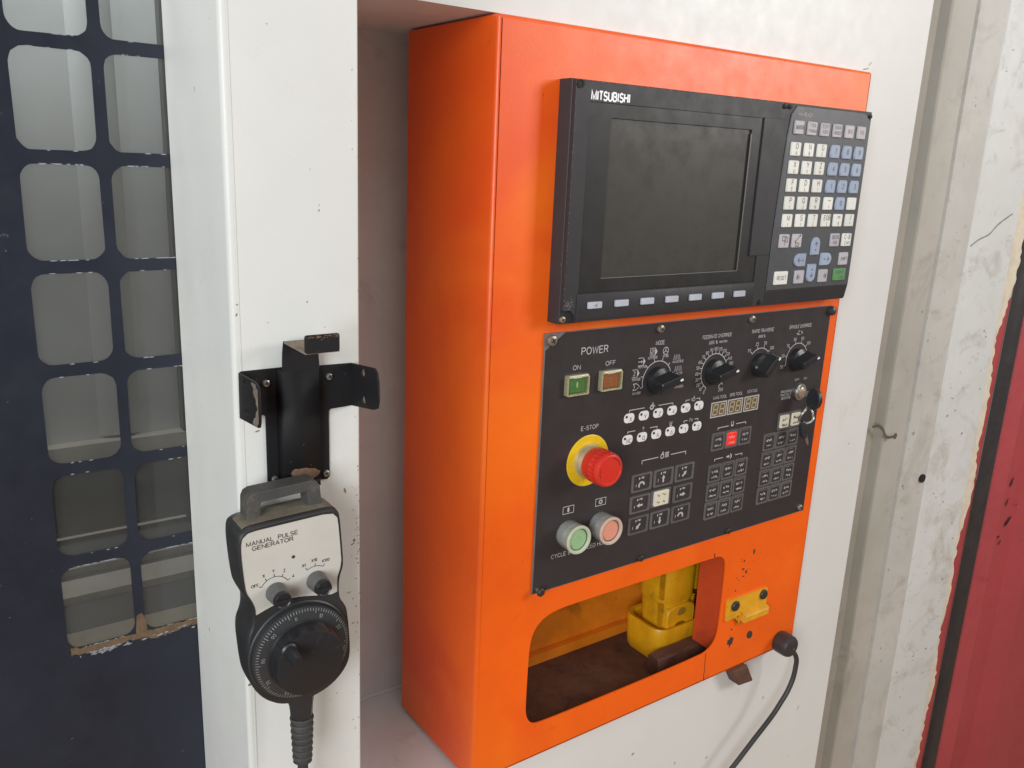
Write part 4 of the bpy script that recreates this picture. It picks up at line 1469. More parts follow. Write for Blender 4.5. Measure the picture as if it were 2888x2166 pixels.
# rotary switches
kn0 = None
for cx, cz, ang, sc in ((708.5, 1354.6, 13, 1.04), (807, 1354.6, 14, 1.02), (892.7, 1354.4, 45, .98), (970.3, 1354.2, 17, 1.0)):
    org = Vector((cx * mm, FY, cz * mm))
    if kn0 is None:
        def tear(r, tip, w=None, n=28):
            pts = []
            for i in range(n):
                t = 2 * math.pi * i / n
                x, z = r * math.cos(t), r * math.sin(t)
                if w:
                    z = max(-w, min(w, z))
                if x > 0:
                    f = max(0.0, 1 - abs(z) / (r * .8))
                    x += (tip - r) * f
                pts.append((org.x + x * mm, org.z + z * mm))
            return pts
        mb = MB()
        rings = []
        for prof_, y in ((tear(16.2, 17.5), 0), (tear(16.2, 20.0), -.0030), (tear(15.2, 20.8), -.0070), (tear(14.6, 20.6, 9.4), -.0095), (tear(14.2, 19.6, 6.0), -.0180), (tear(13.4, 18.4, 4.6), -.0222), (tear(12.6, 17.4, 3.6), -.0232)):
            rings.append([(x, FY + y, z) for x, z in prof_])
        mb.loft(rings)
        kn = part('rotary_knob', mb, BLACK, pan, at=org, ang=16)
        mb = MB()
        mb.box(org.x + .0145, org.x + .0186, FY - .0238, FY - .0224, org.z - .0010, org.z + .0010)
        mb.add([(org.x + .0212, FY - .008, org.z - .0006), (org.x + .0212, FY - .008, org.z + .0006), (org.x + .0190, FY - .0226, org.z + .0009), (org.x + .0190, FY - .0226, org.z - .0009)], [(0, 1, 2, 3)])
        mk = part('pointer_mark', mb, LOGO, kn, at=org)
        kn0, mk0 = kn, mk
    else:
        kn = clone(kn0, pan, org)
        mk = clone(mk0, kn, org)
    kn.rotation_euler = (0, R(-ang), 0)
    kn.scale = (sc, sc, sc)

# indicator lamps
lg = ('X', 'Y', 'Z', '4', 'N', 'L', 'NC', 'Q', 'A', '\u0394', '1', '2')
lamp0 = None
for i in range(12):
    cx, cz = 668.6 + 23.45 * (i % 6), 1313.1 - 26.75 * (i // 6)
    org = Vector((cx * mm, FY, cz * mm))
    if lamp0 is None:
        mb = MB()
        mb.prism(rrect((cx - 8.1) * mm, (cx + 8.1) * mm, (cz - 5.8) * mm, (cz + 5.8) * mm, .0050, 5), FY + .0001, FY - .0004, .0001)
        lo = lamp0 = part('indicator_lamp', mb, WHITEPR, pan, at=org)
        mb = MB()
        mb.lathe((cx - 4.4) * mm, (cz + 2.0) * mm, [(.0017, FY - .0003), (.0016, FY - .0009), (.0009, FY - .0013)], 14)
        le = le0 = part('lens', mb, LENSDK, lo, at=org)
    else:
        lo = clone(lamp0, pan, org)
        clone(le0, lo, org)
    mb = MB()
    mb.text(lg[i], (cx + 2.4) * mm, (cz - 4.0) * mm, .0050, FY - .00052, width=.0075 if lg[i] == 'NC' else None)
    part('legend', mb, KEYINK, lo, at=org)

# two-digit displays
seg7 = {}
for i, cx in enumerate((823.4, 854.3, 886.2)):
    org = (cx * mm, FY, 1.3032)
    mb = MB()
    o1 = rrect((cx - 14.4) * mm, (cx + 14.4) * mm, 1.2930, 1.3134, .0003, 1)
    oi = rrect((cx - 13.1) * mm, (cx + 13.1) * mm, 1.2943, 1.3121, .0002, 1)
    mb.plate(o1, [oi], FY + .0001, FY - .0005)
    if i == 0:
        d0 = dw = part('digit_display', mb, DISPFR, pan, at=org)
        mb = MB()
        mb.plate(oi, [], FY + .0001, FY - .0001)
        w0 = part('window', mb, DISPBG, dw, at=org)
        mb = MB()
        for dx in (-6.0, 6.2):
            sh = lambda x, z: ((cx + dx + x + (z) * .12) * mm, (1303.2 + z) * mm)
            w, h = 3.9, 6.6
            for a, b in (((-w, h), (w, h)), ((-w, 0), (w, 0)), ((-w, -h), (w, -h)), ((-w, .7), (-w, h - .7)), ((w, .7), (w, h - .7)), ((-w, -h + .7), (-w, -.7)), ((w, -h + .7), (w, -.7))):
                mb.line([sh(*a), sh(*b)], .0016, FY - .0003)
        s0 = part('segments', mb, SEG, dw, at=org)
    else:
        dw = clone(d0, pan, org)
        clone(w0, dw, org)
        clone(s0, dw, org)


# square push buttons
def pushbutton(cx, cz, w, h, kw, kh, proto, keymat, top=.0018, frame=.0012, draw=None):
    org = Vector((cx * mm, FY, cz * mm))
    if proto in protos:
        f0, k0 = protos[proto]
        fr = clone(f0, pan, org)
    else:
        mb = MB()
        o1 = rrect((cx - w / 2) * mm, (cx + w / 2) * mm, (cz - h / 2) * mm, (cz + h / 2) * mm, .0014, 2)
        o2 = rrect((cx - kw / 2 - .4) * mm, (cx + kw / 2 + .4) * mm, (cz - kh / 2 - .4) * mm, (cz + kh / 2 + .4) * mm, .0022, 2)
        mb.plate(o1, [o2], FY + .0001, FY - frame)
        fr = part('push_button', mb, BTNFRAME, pan, at=org)
        k0 = None
    kk = proto + keymat.name
    if kk in protos:
        ko = clone(protos[kk], fr, org)
    else:
        mb = MB()
        mb.prism(rrect((cx - kw / 2) * mm, (cx + kw / 2) * mm, (cz - kh / 2) * mm, (cz + kh / 2) * mm, .0020, 3), FY + .0001, FY - top, min(.0008, top * .6))
        ko = part('cap', mb, keymat, fr, at=org)
        protos[kk] = ko
    if proto not in protos:
        protos[proto] = (fr, ko)
    if draw:
        mb = MB()
        draw(mb, cx, cz, FY - top - .00012)
        part('legend', mb, PRINT if keymat in (BTNKEY,) else (KEYINK if keymat is CREAMKEY else mat('pale_red_print', (0.85, 0.42, 0.38), 0.5)), fr, at=org)
    return fr


def jog(kind):
    def f(mb, x, z, y):
        for dx, dz, s in ((-3.6, 5.2, 1.2), (-8.2, -4.2, .7), (-8.2, -2.4, .7)):
            mb.flat([((x + dx + s * .8 * math.cos(t)) * mm, (z + dz + s * 1.3 * math.sin(t)) * mm) for t in [6.2832 * i / 10 for i in range(10)]], y)
        mb.line(PP((x - 1, z + 5), (x + .6, z + 6.6), (x + 2.6, z + 4.6), (x + 4.2, z + 6.8)), .0009, y)
        mb.line(PP((x + 2.2, z + 6.6), (x + 3.6, z + 4.2)), .0008, y)
        if kind in ('ccw', 'cw'):
            mb.arc(x * mm + .0006, z * mm - .0042, .0042, 0, 180, .0024, y, 12)
            sx = 1 if kind == 'cw' else -1
            mb.line(PP((x + .6 + sx * 4.2, z - 4), (x + .6 + sx * 3.6, z - 6.2)), .0024, y)
        else:
            dx, dz = {'u': (0, 1), 'd': (0, -1), 'l': (-1, 0), 'r': (1, 0), 'ur': (.7, .7), 'dl': (-.7, -.7)}[kind]
            c0x, c0z = x + .6, z - 2.4
            px_, pz_ = -dz, dx
            mb.line(PP((c0x - dx * 4.6, c0z - dz * 4.6), (c0x + dx * 1, c0z + dz * 1)), .0026, y)
            mb.flat(PP((c0x + dx * .6 + px_ * 3, c0z + dz * .6 + pz_ * 3), (c0x + dx * 5.4, c0z + dz * 5.4), (c0x + dx * .6 - px_ * 3, c0z + dz * .6 - pz_ * 3)), y)
    return f


jk = [['ccw', 'u', 'ur'], ['l', None, 'r'], ['dl', 'd', 'cw']]
for r in range(3):
    for c in range(3):
        cx, cz = 697.1 + 36.8 * c, 1227.9 - 27.9 * r
        k = jk[r][c]
        if k:
            pushbutton(cx, cz, 33.6, 23.0, 26.2, 17.8, 'jog', BTNKEY, .0005, .0016, jog(k))
        else:
            def rapid(mb, x, z, y):
                for dx, dz, w in ((-6, 4.2, 4), (3.5, 4.6, 6), (-6, -4.6, 5), (4, -5.0, 4)):
                    mb.line(PP((x + dx - w / 2, z + dz), (x + dx - w / 6, z + dz + 1.4), (x + dx + w / 6, z + dz - 1.2), (x + dx + w / 2, z + dz + .8)), .0008, y)
            pushbutton(cx - 1.4, cz + .8, 33.6, 23.0, 25.0, 19.6, 'jogc', CREAMKEY, .0030, .0008, rapid)


def smudge(seed):
    """two worn lines of small print, as illegible as on the real button"""
    def f(mb, x, z, y):
        rn = random.Random(seed)
        for z0, n, hh, w in ((z + 3.0, 5, 3.6, 11.5), (z - 4.8, 5, 2.6, 11.5)):
            for i in range(n):
                x0_ = x - .8 - w / 2 + w * i / n
                pts = [(x0_ + rn.uniform(0, w / n), z0 + rn.uniform(-hh / 2, hh / 2)) for _ in range(4)]
                mb.line(PP(*pts), .0012, y)
    return f


def capsq(cx, cz, m=BTNKEY, seed=0, proto='sq', top=.0019):
    return pushbutton(cx, cz, 24.2, 24.6, 18.0, 18.4, proto, m, top, .0013, smudge(seed))


sd = 0
for c in range(3):
    capsq(827.9 + 25.95 * c, 1259.3, LITRED if c == 1 else BTNKEY, sd)
    sd += 1
for r in range(3):
    for c in range(3):
        capsq(827.8 + 25.95 * c, 1215.6 - 26.0 * r, BTNKEY, sd)
        sd += 1
for c in range(2):
    capsq(958.9 + 24.6 * c, 1268.2, CREAMKEY, 70 + c, 'sqw', .0034)
for r in range(4):
    for c in range(3):
        capsq(932.6 + 25.3 * c, 1242.2 - 26.1 * r, BTNKEY, sd)
        sd += 1

# emergency stop
ex, ez = .6090, 1.2710
mb = MB()
mb.lathe(ex, ez, [(.0308, FY), (.0308, FY - .0006), (.0300, FY - .0010)], 56)
es = part('emergency_stop', mb, YEL, pan, at=(ex, FY, ez))
mb = MB()
mb.lathe(ex, ez, [(.0206, FY - .0009), (.0208, FY - .0030), (.0200, FY - .0045), (.0200, FY - .0060), (.0190, FY - .0075), (.0170, FY - .0150)], 40)
part('collar', mb, COLLAR, es)
mb = MB()
n = 96
ring = lambda r, y, k=0: [(ex + (r + (k if (i // 2) % 2 else 0)) * math.cos(2 * math.pi * i / n), FY - y, ez + (r + (k if (i // 2) % 2 else 0)) * math.sin(2 * math.pi * i / n)) for i in range(n)]
mb.loft([ring(.0182, .0118), ring(.0198, .0124), ring(.0202, .0150), ring(.0203, .0255), ring(.0203, .0262, -.0007), ring(.0201, .0335, -.0009), ring(.0199, .0342), ring(.0194, .0368),
         ring(.0182, .0388), ring(.0166, .0394), ring(.0156, .0394), ring(.0150, .0389), ring(.0090, .0391), ring(.001, .0392)])
part('mushroom_cap', mb, RED, es, ang=30)
mb = MB()
mb.arc(ex, ez, .0150, 15, 75, .0008, FY - .03955, 10)
mb.arc(ex, ez, .0150, 165, 205, .0007, FY - .03955, 8)
part('arrow_groove', mb, mat('groove_dark_red', (0.16, 0.012, 0.01), 0.6), es)

# cycle start / feed hold under silicone boots
for cx, m in ((585.2, PALEGR), (633.6, PALERD)):
    X, Z = cx * mm, 1.1864
    mb = MB()
    mb.lathe(X, Z, [(.0158, FY), (.0165, FY - .0025), (.0168, FY - .0150), (.0172, FY - .0205)], 40, False, False)
    sb = part('round_button', mb, SILIC, pan, at=(X, FY, Z))
    mb = MB()
    mb.lathe(X, Z, [(.0172, FY - .0205), (.0174, FY - .0218), (.0166, FY - .0232), (.0146, FY - .0232), (.0136, FY - .0224), (.0132, FY - .0206)], 40, False, False)
    part('boot_rim', mb, RIMG if m is PALEGR else RIMR, sb)
    mb = MB()
    mb.lathe(X, Z, [(.0122, FY - .012), (.0128, FY - .0195), (.0120, FY - .0204)], 30)
    part('cap', mb, m, sb)
    mb = MB()
    mb.lathe(X, Z, [(.0146, FY - .0001), (.0146, FY - .0100), (.0130, FY - .0118)], 30)
    part('bezel_ring', mb, mat('bezel_grey_%d' % cx, (0.30, 0.31, 0.33) if m is PALEGR else (0.22, 0.21, 0.22), 0.4), sb)

# key lock
mb = MB()
kx, kz = .9868, 1.3066
mb.lathe(kx, kz, [(.0118, FY), (.0118, FY - .0026), (.0104, FY - .0040), (.0080, FY - .0042), (.0074, FY - .0034)], 32)
lk = part('key_lock', mb, STEEL, pan, at=(kx, FY, kz))
mb = MB()
mb.lathe(kx, kz, [(.0073, FY - .0034), (.0070, FY - .0048), (.0058, FY - .0054)], 24)
part('barrel', mb, mat('brass_barrel', (0.50, 0.36, 0.24), 0.4, 0.6), lk)

# ------------------------------------------------------------------ keys on a ring, one of them in the lock
kr = thing('key_ring', 'bunch of keys on a steel ring, one turned in the lock of the dark panel', 'keys', (kx, FY - .005, kz))
mb = MB()
mb.box(kx - .0011, kx + .0011, FY - .0165, FY - .0044, kz - .0036, kz + .0036)
part('key_blade', mb, STEEL, kr)
mb = MB()
n = 30
yc, zc = FY - .0252, 1.3020
rings = []
for dx, s in ((-.0032, .86), (-.0024, 1.0), (.0024, 1.0), (.0032, .86)):
    rings.append([(kx + dx, yc + .0108 * s * math.cos(2 * math.pi * i / n), zc + .0148 * s * math.sin(2 * math.pi * i / n)) for i in range(n)])
mb.loft(rings)
part('key_bow', mb, KEYBOW, kr)
mb = MB()
rx, rz, ry = .0138, .0118, FY - .0205
pts = [(.9795 + rx * math.cos(t), ry + .003 * math.sin(2 * t), 1.2795 + rz * math.sin(t)) for t in [2 * math.pi * i / 40 for i in range(41)]]
mb.tube(pts, .0009, 8)
pts = [(.9797 + rx * math.cos(t), ry - .0012 + .003 * math.sin(2 * t), 1.2790 + rz * math.sin(t)) for t in [2 * math.pi * i / 40 for i in range(41)]]
mb.tube(pts, .0009, 8)
part('split_ring', mb, STEEL, kr)
mb = MB()
a = R(-22)
rings = []
for dy, s in ((-.0030, .84), (-.0022, 1.0), (.0022, 1.0), (.0030, .84)):
    rg = []
    for i in range(n):
        t = 2 * math.pi * i / n
        u, v = .0072 * s * math.cos(t), .0142 * s * math.sin(t)
        rg.append((.9800 + u * math.cos(a) - v * math.sin(a) * -1, FY - .0190 + dy, 1.2580 + u * math.sin(a) * -1 + v * math.cos(a)))
    rings.append(rg)
mb.loft(rings)
part('key_bow', mb, KEYBOW, kr)
mb = MB()
mb.prism(PP((984, 1250), (988, 1251.5), (995, 1236), (994, 1233), (991.5, 1234)), FY - .0180, FY - .0200)
part('key_blade', mb, mat('dull_steel', (0.20, 0.19, 0.18), 0.5, 0.6), kr)

# ------------------------------------------------------------------ cord with its rubber boot
cord = thing('power_cord', 'black cord leaving a rubber boot at the lower corner of the orange cabinet', 'cable', (1.0198, -.0004, .9083))
mb = MB()
mb.lathe(1.0198, .9083, [(.0158, -.0004), (.0168, -.004), (.0170, -.016), (.0166, -.021), (.0148, -.0245), (.0105, -.0262), (.004, -.0266)], 30)
bo = part('boot', mb, RUBBER, cord)
mb = MB()
mb.line([(1.0205, .9075), (1.0235, .9055)], .0012, -.0269)
mb.line([(1.0222, .9082), (1.0218, .9045)], .0009, -.0269)
part('mould_mark', mb, mat('pale_rubber_mark', (0.16, 0.155, 0.16), 0.35), bo)  # two paler grey strokes on the boot end
mb = MB()
mb.tube(spline([(1.0215, -.0205, .9020), (1.0300, -.0235, .8950), (1.0345, -.0255, .8840), (1.0350, -.0255, .8720), (1.0325, -.0255, .8530), (1.0240, -.025, .8330), (1.0125, -.024, .8170), (.9950, -.023, .7975), (.9600, -.021, .7680), (.9250, -.019, .7380), (.880, -.017, .702), (.83, -.015, .665)], 6), .0037, 12)
part('cord', mb, RUBBER, cord, ang=60)

# ------------------------------------------------------------------ yellow tool, wooden bar, wedge
tool = thing('yellow_tool', 'grimy yellow plastic hand tool with ribbed edges standing in the cabinet opening', 'tool', (.872, .098, .8954))
TDX = .011
mb = MB()
fo = rrect(.8135, .9080, .0615, .1400, .020, 6)       # in plan: x, y


def plan(ol, z, s=1.0, cx=.861, cy=.1):
    return [(cx + TDX + (x - cx) * s, cy + (y - cy) * s, z) for x, y in ol]


mb.loft([plan(fo, .8956, .93), plan(fo, .900, .98), plan(fo, .915, 1), plan(fo, .934, 1.02), plan(fo, .945, 1.03), plan(fo, .949, 1.0), plan(fo, .948, .88), plan(fo, .936, .84)])
part('foot', mb, TOOLYEL, tool)
bx = rrect(.8235, .8995, .0680, .1340, .024, 7)
mb = MB()
mb.loft([plan(bx, .930, .80), plan(bx, .947, .83), plan(bx, .974, .88), plan(bx, .9835, .90), plan(bx, .9845, .955), plan(bx, .988, .975), plan(bx, 1.02, .985), plan(bx, 1.06, 1.0), plan(bx, 1.112, 1.02)])
part('body', mb, TOOLYEL, tool)
mb = MB()
for i in range(34):
    z = .992 + .0032 * i
    for sx in (-1, 1):
        x = .872 + sx * (.0352 + .0010 * i / 34)
        y = .0742
        mb.box(x - .0022, x + .0022, y - .0010, y + .006, z, z + .0016)
for i in range(12):
    z = .946 + .0032 * i
    for sx in (-1, 1):
        x = .872 + sx * (.0305 + .0022 * i / 12)
        mb.box(x - .0022, x + .0022, .0752, .083, z, z + .0016)
part('edge_rib', mb, TOOLYEL, tool)['kind'] = 'stuff'
mb = MB()
mb.prism(smooth_poly(PP((844, 934.0), (852, 933.0), (860, 945.0), (867, 950.0), (877, 950.0), (885, 945.0), (892, 933.0), (900, 934.0), (902, 973.0), (891, 977.0), (883, 979.0), (861, 979.0), (853, 977.0), (842, 973.0)), 2), .0765, .0668, .0025)
part('front_lug', mb, TOOLYEL, tool)
mb = MB()
mb.prism(smooth_poly(PP((863, 962.0), (881, 962.5), (880, 972.0), (872, 975.0), (864, 972.0)), 2), .0669, .0662, .0004)
part('recess_mark', mb, mat('tool_grime', (0.27, 0.15, 0.012), 0.6), tool)

bar = thing('brown_bar', 'brown wooden bar lying inside the cabinet opening against the yellow tool', 'bar', (.87, .05, .8955))
mb = MB()
k = 12
rings = []
for i in range(k + 1):
    x = .8030 + .134 * i / k
    j = lambda: random.uniform(-.0006, .0006)
    z1_ = .9235 + .0022 * i / k
    rings.append([(x, .0392 + j(), .8957), (x, .0392 + j(), z1_ - .003 + j()), (x, .0415 + j(), z1_ + j()), (x, .0585 + j(), z1_ + .0008 + j()), (x, .0600, z1_ - .002), (x, .0600, .8957)])
mb.loft(rings)
part('bar_body', mb, WOOD, bar)

wedge = thing('brown_wedge', 'short brown wooden wedge jammed under the bottom edge of the orange cabinet', 'wedge', (.94, .004, .878))
mb = MB()
mb.prism(PP((913.5, 892.2), (945.8, 892.2), (962.8, 862.4), (960.5, 860.6), (933, 863.0), (930.4, 864.4)), .0134, -.0052, .0015)
part('wedge_body', mb, WOOD, wedge)

# ------------------------------------------------------------------ pendant bracket on the door post
br = thing('pendant_bracket', 'black T-shaped steel bracket with bent ears screwed to the cream door post', 'bracket', (.219, YP, 1.40))
BT = .0016
mb = MB()
mb.plate(PP((177.4, 1416.8), (177.4, 1449.3), (179, 1450.2), (208, 1450.2), (208, 1449), (236, 1448.6), (261.7, 1448.0), (261.7, 1415.2), (243.6, 1414.6), (242.7, 1413.6), (242.7, 1361.5), (240.6, 1359.4), (194.9, 1365.6), (194.9, 1415.2), (193.4, 1416.8)), [], YP - .0002, YP - BT)
part('back_plate', mb, BLACKMET, br)


def yz_plate(x0, x1, pts, name, m=BLACKMET, holes=()):
    """plate in the YZ plane, pts are (y, z)"""
    loops = [list(pts)] + [list(h) for h in holes]
    flat = [p for l in loops for p in l]
    tri = tessellate_polygon([[Vector((a, b, 0)) for a, b in l] for l in loops])
    n = len(flat)
    mb = MB()
    vs = [(x1, a, b) for a, b in flat] + [(x0, a, b) for a, b in flat]
    fs = [tuple(t) for t in tri] + [tuple(i + n for i in t[::-1]) for t in tri]
    k = 0
    for l in loops:
        c = len(l)
        for i in range(c):
            j = (i + 1) % c
            fs.append((k + i, k + j, n + k + j, n + k + i))
        k += c
    mb.add(vs, fs)
    return part(name, mb, m, br)


circ = lambda y, z, r, n=14: [(y + r * math.cos(2 * math.pi * i / n), z + r * math.sin(2 * math.pi * i / n)) for i in range(n)]
Y0 = YP - BT - .0001
yz_plate(.1766, .1784, [(Y0 + .0012, 1.4166), (Y0, 1.4494), (-.160, 1.4508), (-.1655, 1.4490), (-.1672, 1.4450), (-.1672, 1.4255), (-.1652, 1.4206), (-.1600, 1.4200)], 'ear',
         holes=[circ(-.1398, 1.4446, .0032), circ(-.1425, 1.4242, .0032)])
yz_plate(.2608, .2624, [(Y0, 1.4152), (Y0, 1.4480), (-.1645, 1.4525), (-.1690, 1.4500), (-.1712, 1.4430), (-.1715, 1.4290), (-.1700, 1.4240), (-.1640, 1.4215)], 'ear',
         holes=[circ(-.1468, 1.4452, .0034), circ(-.1475, 1.4246, .0034)])
# bare worn rim on the left ear
mb = MB()
zz_ = [1.4500 - .0295 * i / 18 for i in range(19)]
for i in range(18):
    w0, w1 = [.0062 + .0035 * math.sin(q * .42 + .6) + .0012 * math.sin(q * 1.7) for q in (i, i + 1)]
    e0, e1 = [-.1668 + (.003 if q < 2 or q > 16 else 0) for q in (i, i + 1)]
    mb.add([(.17635, e0, zz_[i]), (.17635, e0 + w0, zz_[i]), (.17635, e1 + w1, zz_[i + 1]), (.17635, e1, zz_[i + 1])], [(0, 1, 2, 3)])
part('bare_rim', mb, mat('bare_steel_brown', (0.30, 0.235, 0.19), 0.6, 0.2, var=(180, 0.5), stain=(140, 0.55, (0.16, 0.07, 0.035), 0.8)), br)
# raised channel, folded into the hook at the top
CY = -.1345
mb = MB()
cx0, cx1 = .2056, .2322
prof_c = [(.2036, YP - BT), (cx0, CY), (cx1, CY), (.2342, YP - BT)]
mb.loft([[(x, y, z) for x, y in [(.2030, YP - BT - .0001), (cx0, CY), (cx1, CY), (.2348, YP - BT - .0001), (.2330, YP - BT - .0001), (cx1 - .0012, CY + .0014), (cx0 + .0012, CY + .0014), (.2048, YP - BT - .0001)]] for z in (1.3640, 1.4490)])
mb.prism(PP((cx0 * 1000, 1361.5), (cx1 * 1000, 1359.0), (cx1 * 1000, 1364), (cx0 * 1000, 1364)), CY + .0014, CY)
part('channel', mb, BLACKMET, br)
mb = MB()
mb.prism(PP((205.2, 1449), (232.8, 1449), (232.0, 1461.0), (231.2, 1470.6), (206.6, 1470.6), (205.6, 1462)), CY + .0014, CY)
part('hook_neck', mb, BLACKMET, br)
mb = MB()
mb.box(.2068, .2312, -.1735, CY, 1.4694, 1.4708)
part('hook_shelf', mb, mat('dusty_shelf', (0.26, 0.20, 0.14), 0.8, var=(120, 0.4), bump=(500, 0.3, 0.0003)), br)
mb = MB()
lp = rrect(.2068, .2314, 1.4695, 1.4822, .0016, 3)
mb.prism(lp, -.1722, -.1736, .0003)
hl = part('hook_lip', mb, BLACKMET, br)
mb = MB()
for k in range(70):
    x, z = random.uniform(207.4, 230.8), 1481.8 - abs(random.gauss(0, 1.1))
    s_ = random.uniform(.2, .8)
    mb.flat(PP((x - s_, z), (x, z - s_), (x + s_, z - s_ * .3), (x + s_ * .4, z + s_ * .3)), -.1738)
part('bare_patch', mb, RUSTPATCH, hl)['kind'] = 'stuff'
mb = MB()
pts = []
for i in range(26):
    t = 2 * math.pi * i / 26
    f = 1 + .16 * math.sin(3 * t + 1) + random.uniform(-.1, .1)
    pts.append((.2198 + .0108 * f * math.cos(t), 1.3688 + .0062 * f * math.sin(t)))
mb.flat(pts, CY - .0002)
part('rust_patch', mb, RUSTPATCH, br)
for x, z in ((195.8, 1440.2), (243.2, 1439.8), (239.6, 1364.6), (200.2, 1367.0)):
    screw(br, x, z, YP - BT, .0027, STEEL, 'button_screw', h=.0021)

# ------------------------------------------------------------------ hand pendant
pend = thing('pulse_pendant', 'hand-held pulse generator pendant with a black dial hanging on the door post', 'pendant', (.198, -.150, 1.28))
PF = -.170
body_pts = [(158.2, 1330), (158.0, 1342), (159.5, 1348.5), (164.5, 1352.0), (172, 1353.0), (220, 1354.6), (227.5, 1354.0), (232.2, 1350.5), (233.2, 1344), (234.6, 1325), (235.4, 1312), (234.6, 1306),
            (232.2, 1300), (231.6, 1292), (231.8, 1285), (233.0, 1279.5), (237.0, 1273.5), (238.4, 1267), (239.8, 1250), (240.2, 1236), (238.6, 1227.5), (233.5, 1219.5), (226, 1212.8), (216, 1208.2), (205, 1206.2),
            (192, 1206.6), (182, 1209.6), (174, 1215.5), (167.5, 1224), (163.6, 1234), (162.4, 1250), (161.6, 1262), (162.4, 1271), (165.6, 1278), (166.6, 1285), (166.0, 1293), (163.6, 1299), (160.6, 1305), (159.6, 1312)]
ol = smooth_poly(PP(*body_pts), 2)
mb = MB()
rings = []
for ins, y in ((.0075, -.1262), (.0062, -.1290), (.0025, -.1345), (.0004, -.1440), (.0, -.1500), (.0, -.1650), (.0003, -.1672), (.0012, -.1690), (.0026, PF)):
    rings.append([(x, y, z) for x, z in (offset(ol, ins) if ins else ol)])
mb.loft(rings)
part('body', mb, PENDANT, pend, ang=60)
# dusty top, left by shop grime
fp_pts = PP((159.8, 1341), (161.2, 1346.2), (165.0, 1349.2), (171, 1350.0), (219, 1351.6), (226.5, 1350.6), (229.6, 1347), (230.4, 1341), (231.6, 1325), (232.3, 1313), (231.4, 1307), (229.2, 1300.5), (228.8, 1288.6), (224.5, 1287.6),
            (211.9, 1290.0), (203, 1292.0), (194.3, 1293.0), (184, 1291.8), (175.4, 1289.2), (168.0, 1286.6), (167.6, 1291.6), (165.5, 1297), (163.0, 1303.5), (161.2, 1308.5), (160.6, 1315))
mb = MB()
o_in = offset(ol, .0028)
mb.plate(offset(ol, .0018), [offset(fp_pts, -.0004)], PF + .0006, PF - .0009)
part('face_rim', mb, PENDANT, pend)
mb = MB()
mb.plate(fp_pts, [], PF + .0002, PF - .0004)
fp = part('face_plate', mb, FACEPL, pend)
ink2 = MB()
IY2 = PF - .00055
TR = 2.4


def T2(s, x, z, h, w=None, align='L'):
    ink2.text(s, x * mm, z * mm, h * mm, IY2, width=w * mm if w else None, align=align, rot=TR, weight=.165)


T2('MANUAL  PULSE', 163.9, 1339.7, 2.9, 36.0)
T2('GENERATOR', 167.8, 1335.9, 2.9, 28.6)
for s, x, z in (('OFF', 168.6, 1308.4), ('X', 174.8, 1314.4), ('Y', 181.8, 1316.3), ('Z', 189.6, 1314.8), ('4', 195.8, 1308.9), ('X1', 203.8, 1314.9), ('X10', 211.6, 1317.2), ('X100', 220.2, 1315.0)):
    T2(s, x, z, 2.1, None, 'C')


def arc2(cx, cz, r, a0, a1, ticks, w):
    ink2.arc(cx * mm, cz * mm, r * mm, a0, a1, w * mm, IY2, 16)
    for a in ticks:
        c, s = math.cos(R(a)), math.sin(R(a))
        ink2.line(PP((cx + c * r, cz + s * r), (cx + c * (r + 2.2), cz + s * (r + 2.2))), w * mm, IY2)


arc2(182.6, 1302.0, 10.8, 32, 152, (152, 122, 92, 62, 32), .45)
arc2(212.2, 1302.2, 11.2, 58, 122, (122, 90, 58), .45)
ink2.disc(.1963, 1.3245, .00125, IY2, 16)
part('lettering', ink2, INK, fp)
# selector knobs
for cx, cz, ang in ((182.9, 1301.0, -35), (212.6, 1302.2, -20)):
    X, Z = cx * mm, cz * mm
    mb = MB()
    n = 24
    rg = lambda r, y, k=0.0: [(X + (r + (k if i % 2 else 0)) * math.cos(2 * math.pi * i / n), y, Z + (r + (k if i % 2 else 0)) * math.sin(2 * math.pi * i / n)) for i in range(n)]
    mb.loft([rg(.0066, PF - .0004), rg(.0074, PF - .0010), rg(.0074, PF - .0020, -.0003), rg(.0066, PF - .0115, -.0003), rg(.0062, PF - .0122)])
    kb = part('selector_knob', mb, KNOBGREY, pend, at=(X, PF, Z))
    mb = MB()
    n = 24
    mb.loft([rg(.0062, PF - .0122), rg(.0060, PF - .0150), rg(.0053, PF - .0158)], True, False)
    mb.loft([rg(.0053, PF - .0158), rg(.0046, PF - .0152), rg(.001, PF - .0151)], False, True)
    part('cap', mb, BLACK, kb)
    mb = MB()
    c, s = math.cos(R(ang)), math.sin(R(ang))
    mb.box(X - .0054, X + .0054, PF - .0166, PF - .0150, Z - .0012, Z + .0012)
    part('pointer_ridge', mb, BLACK, kb)
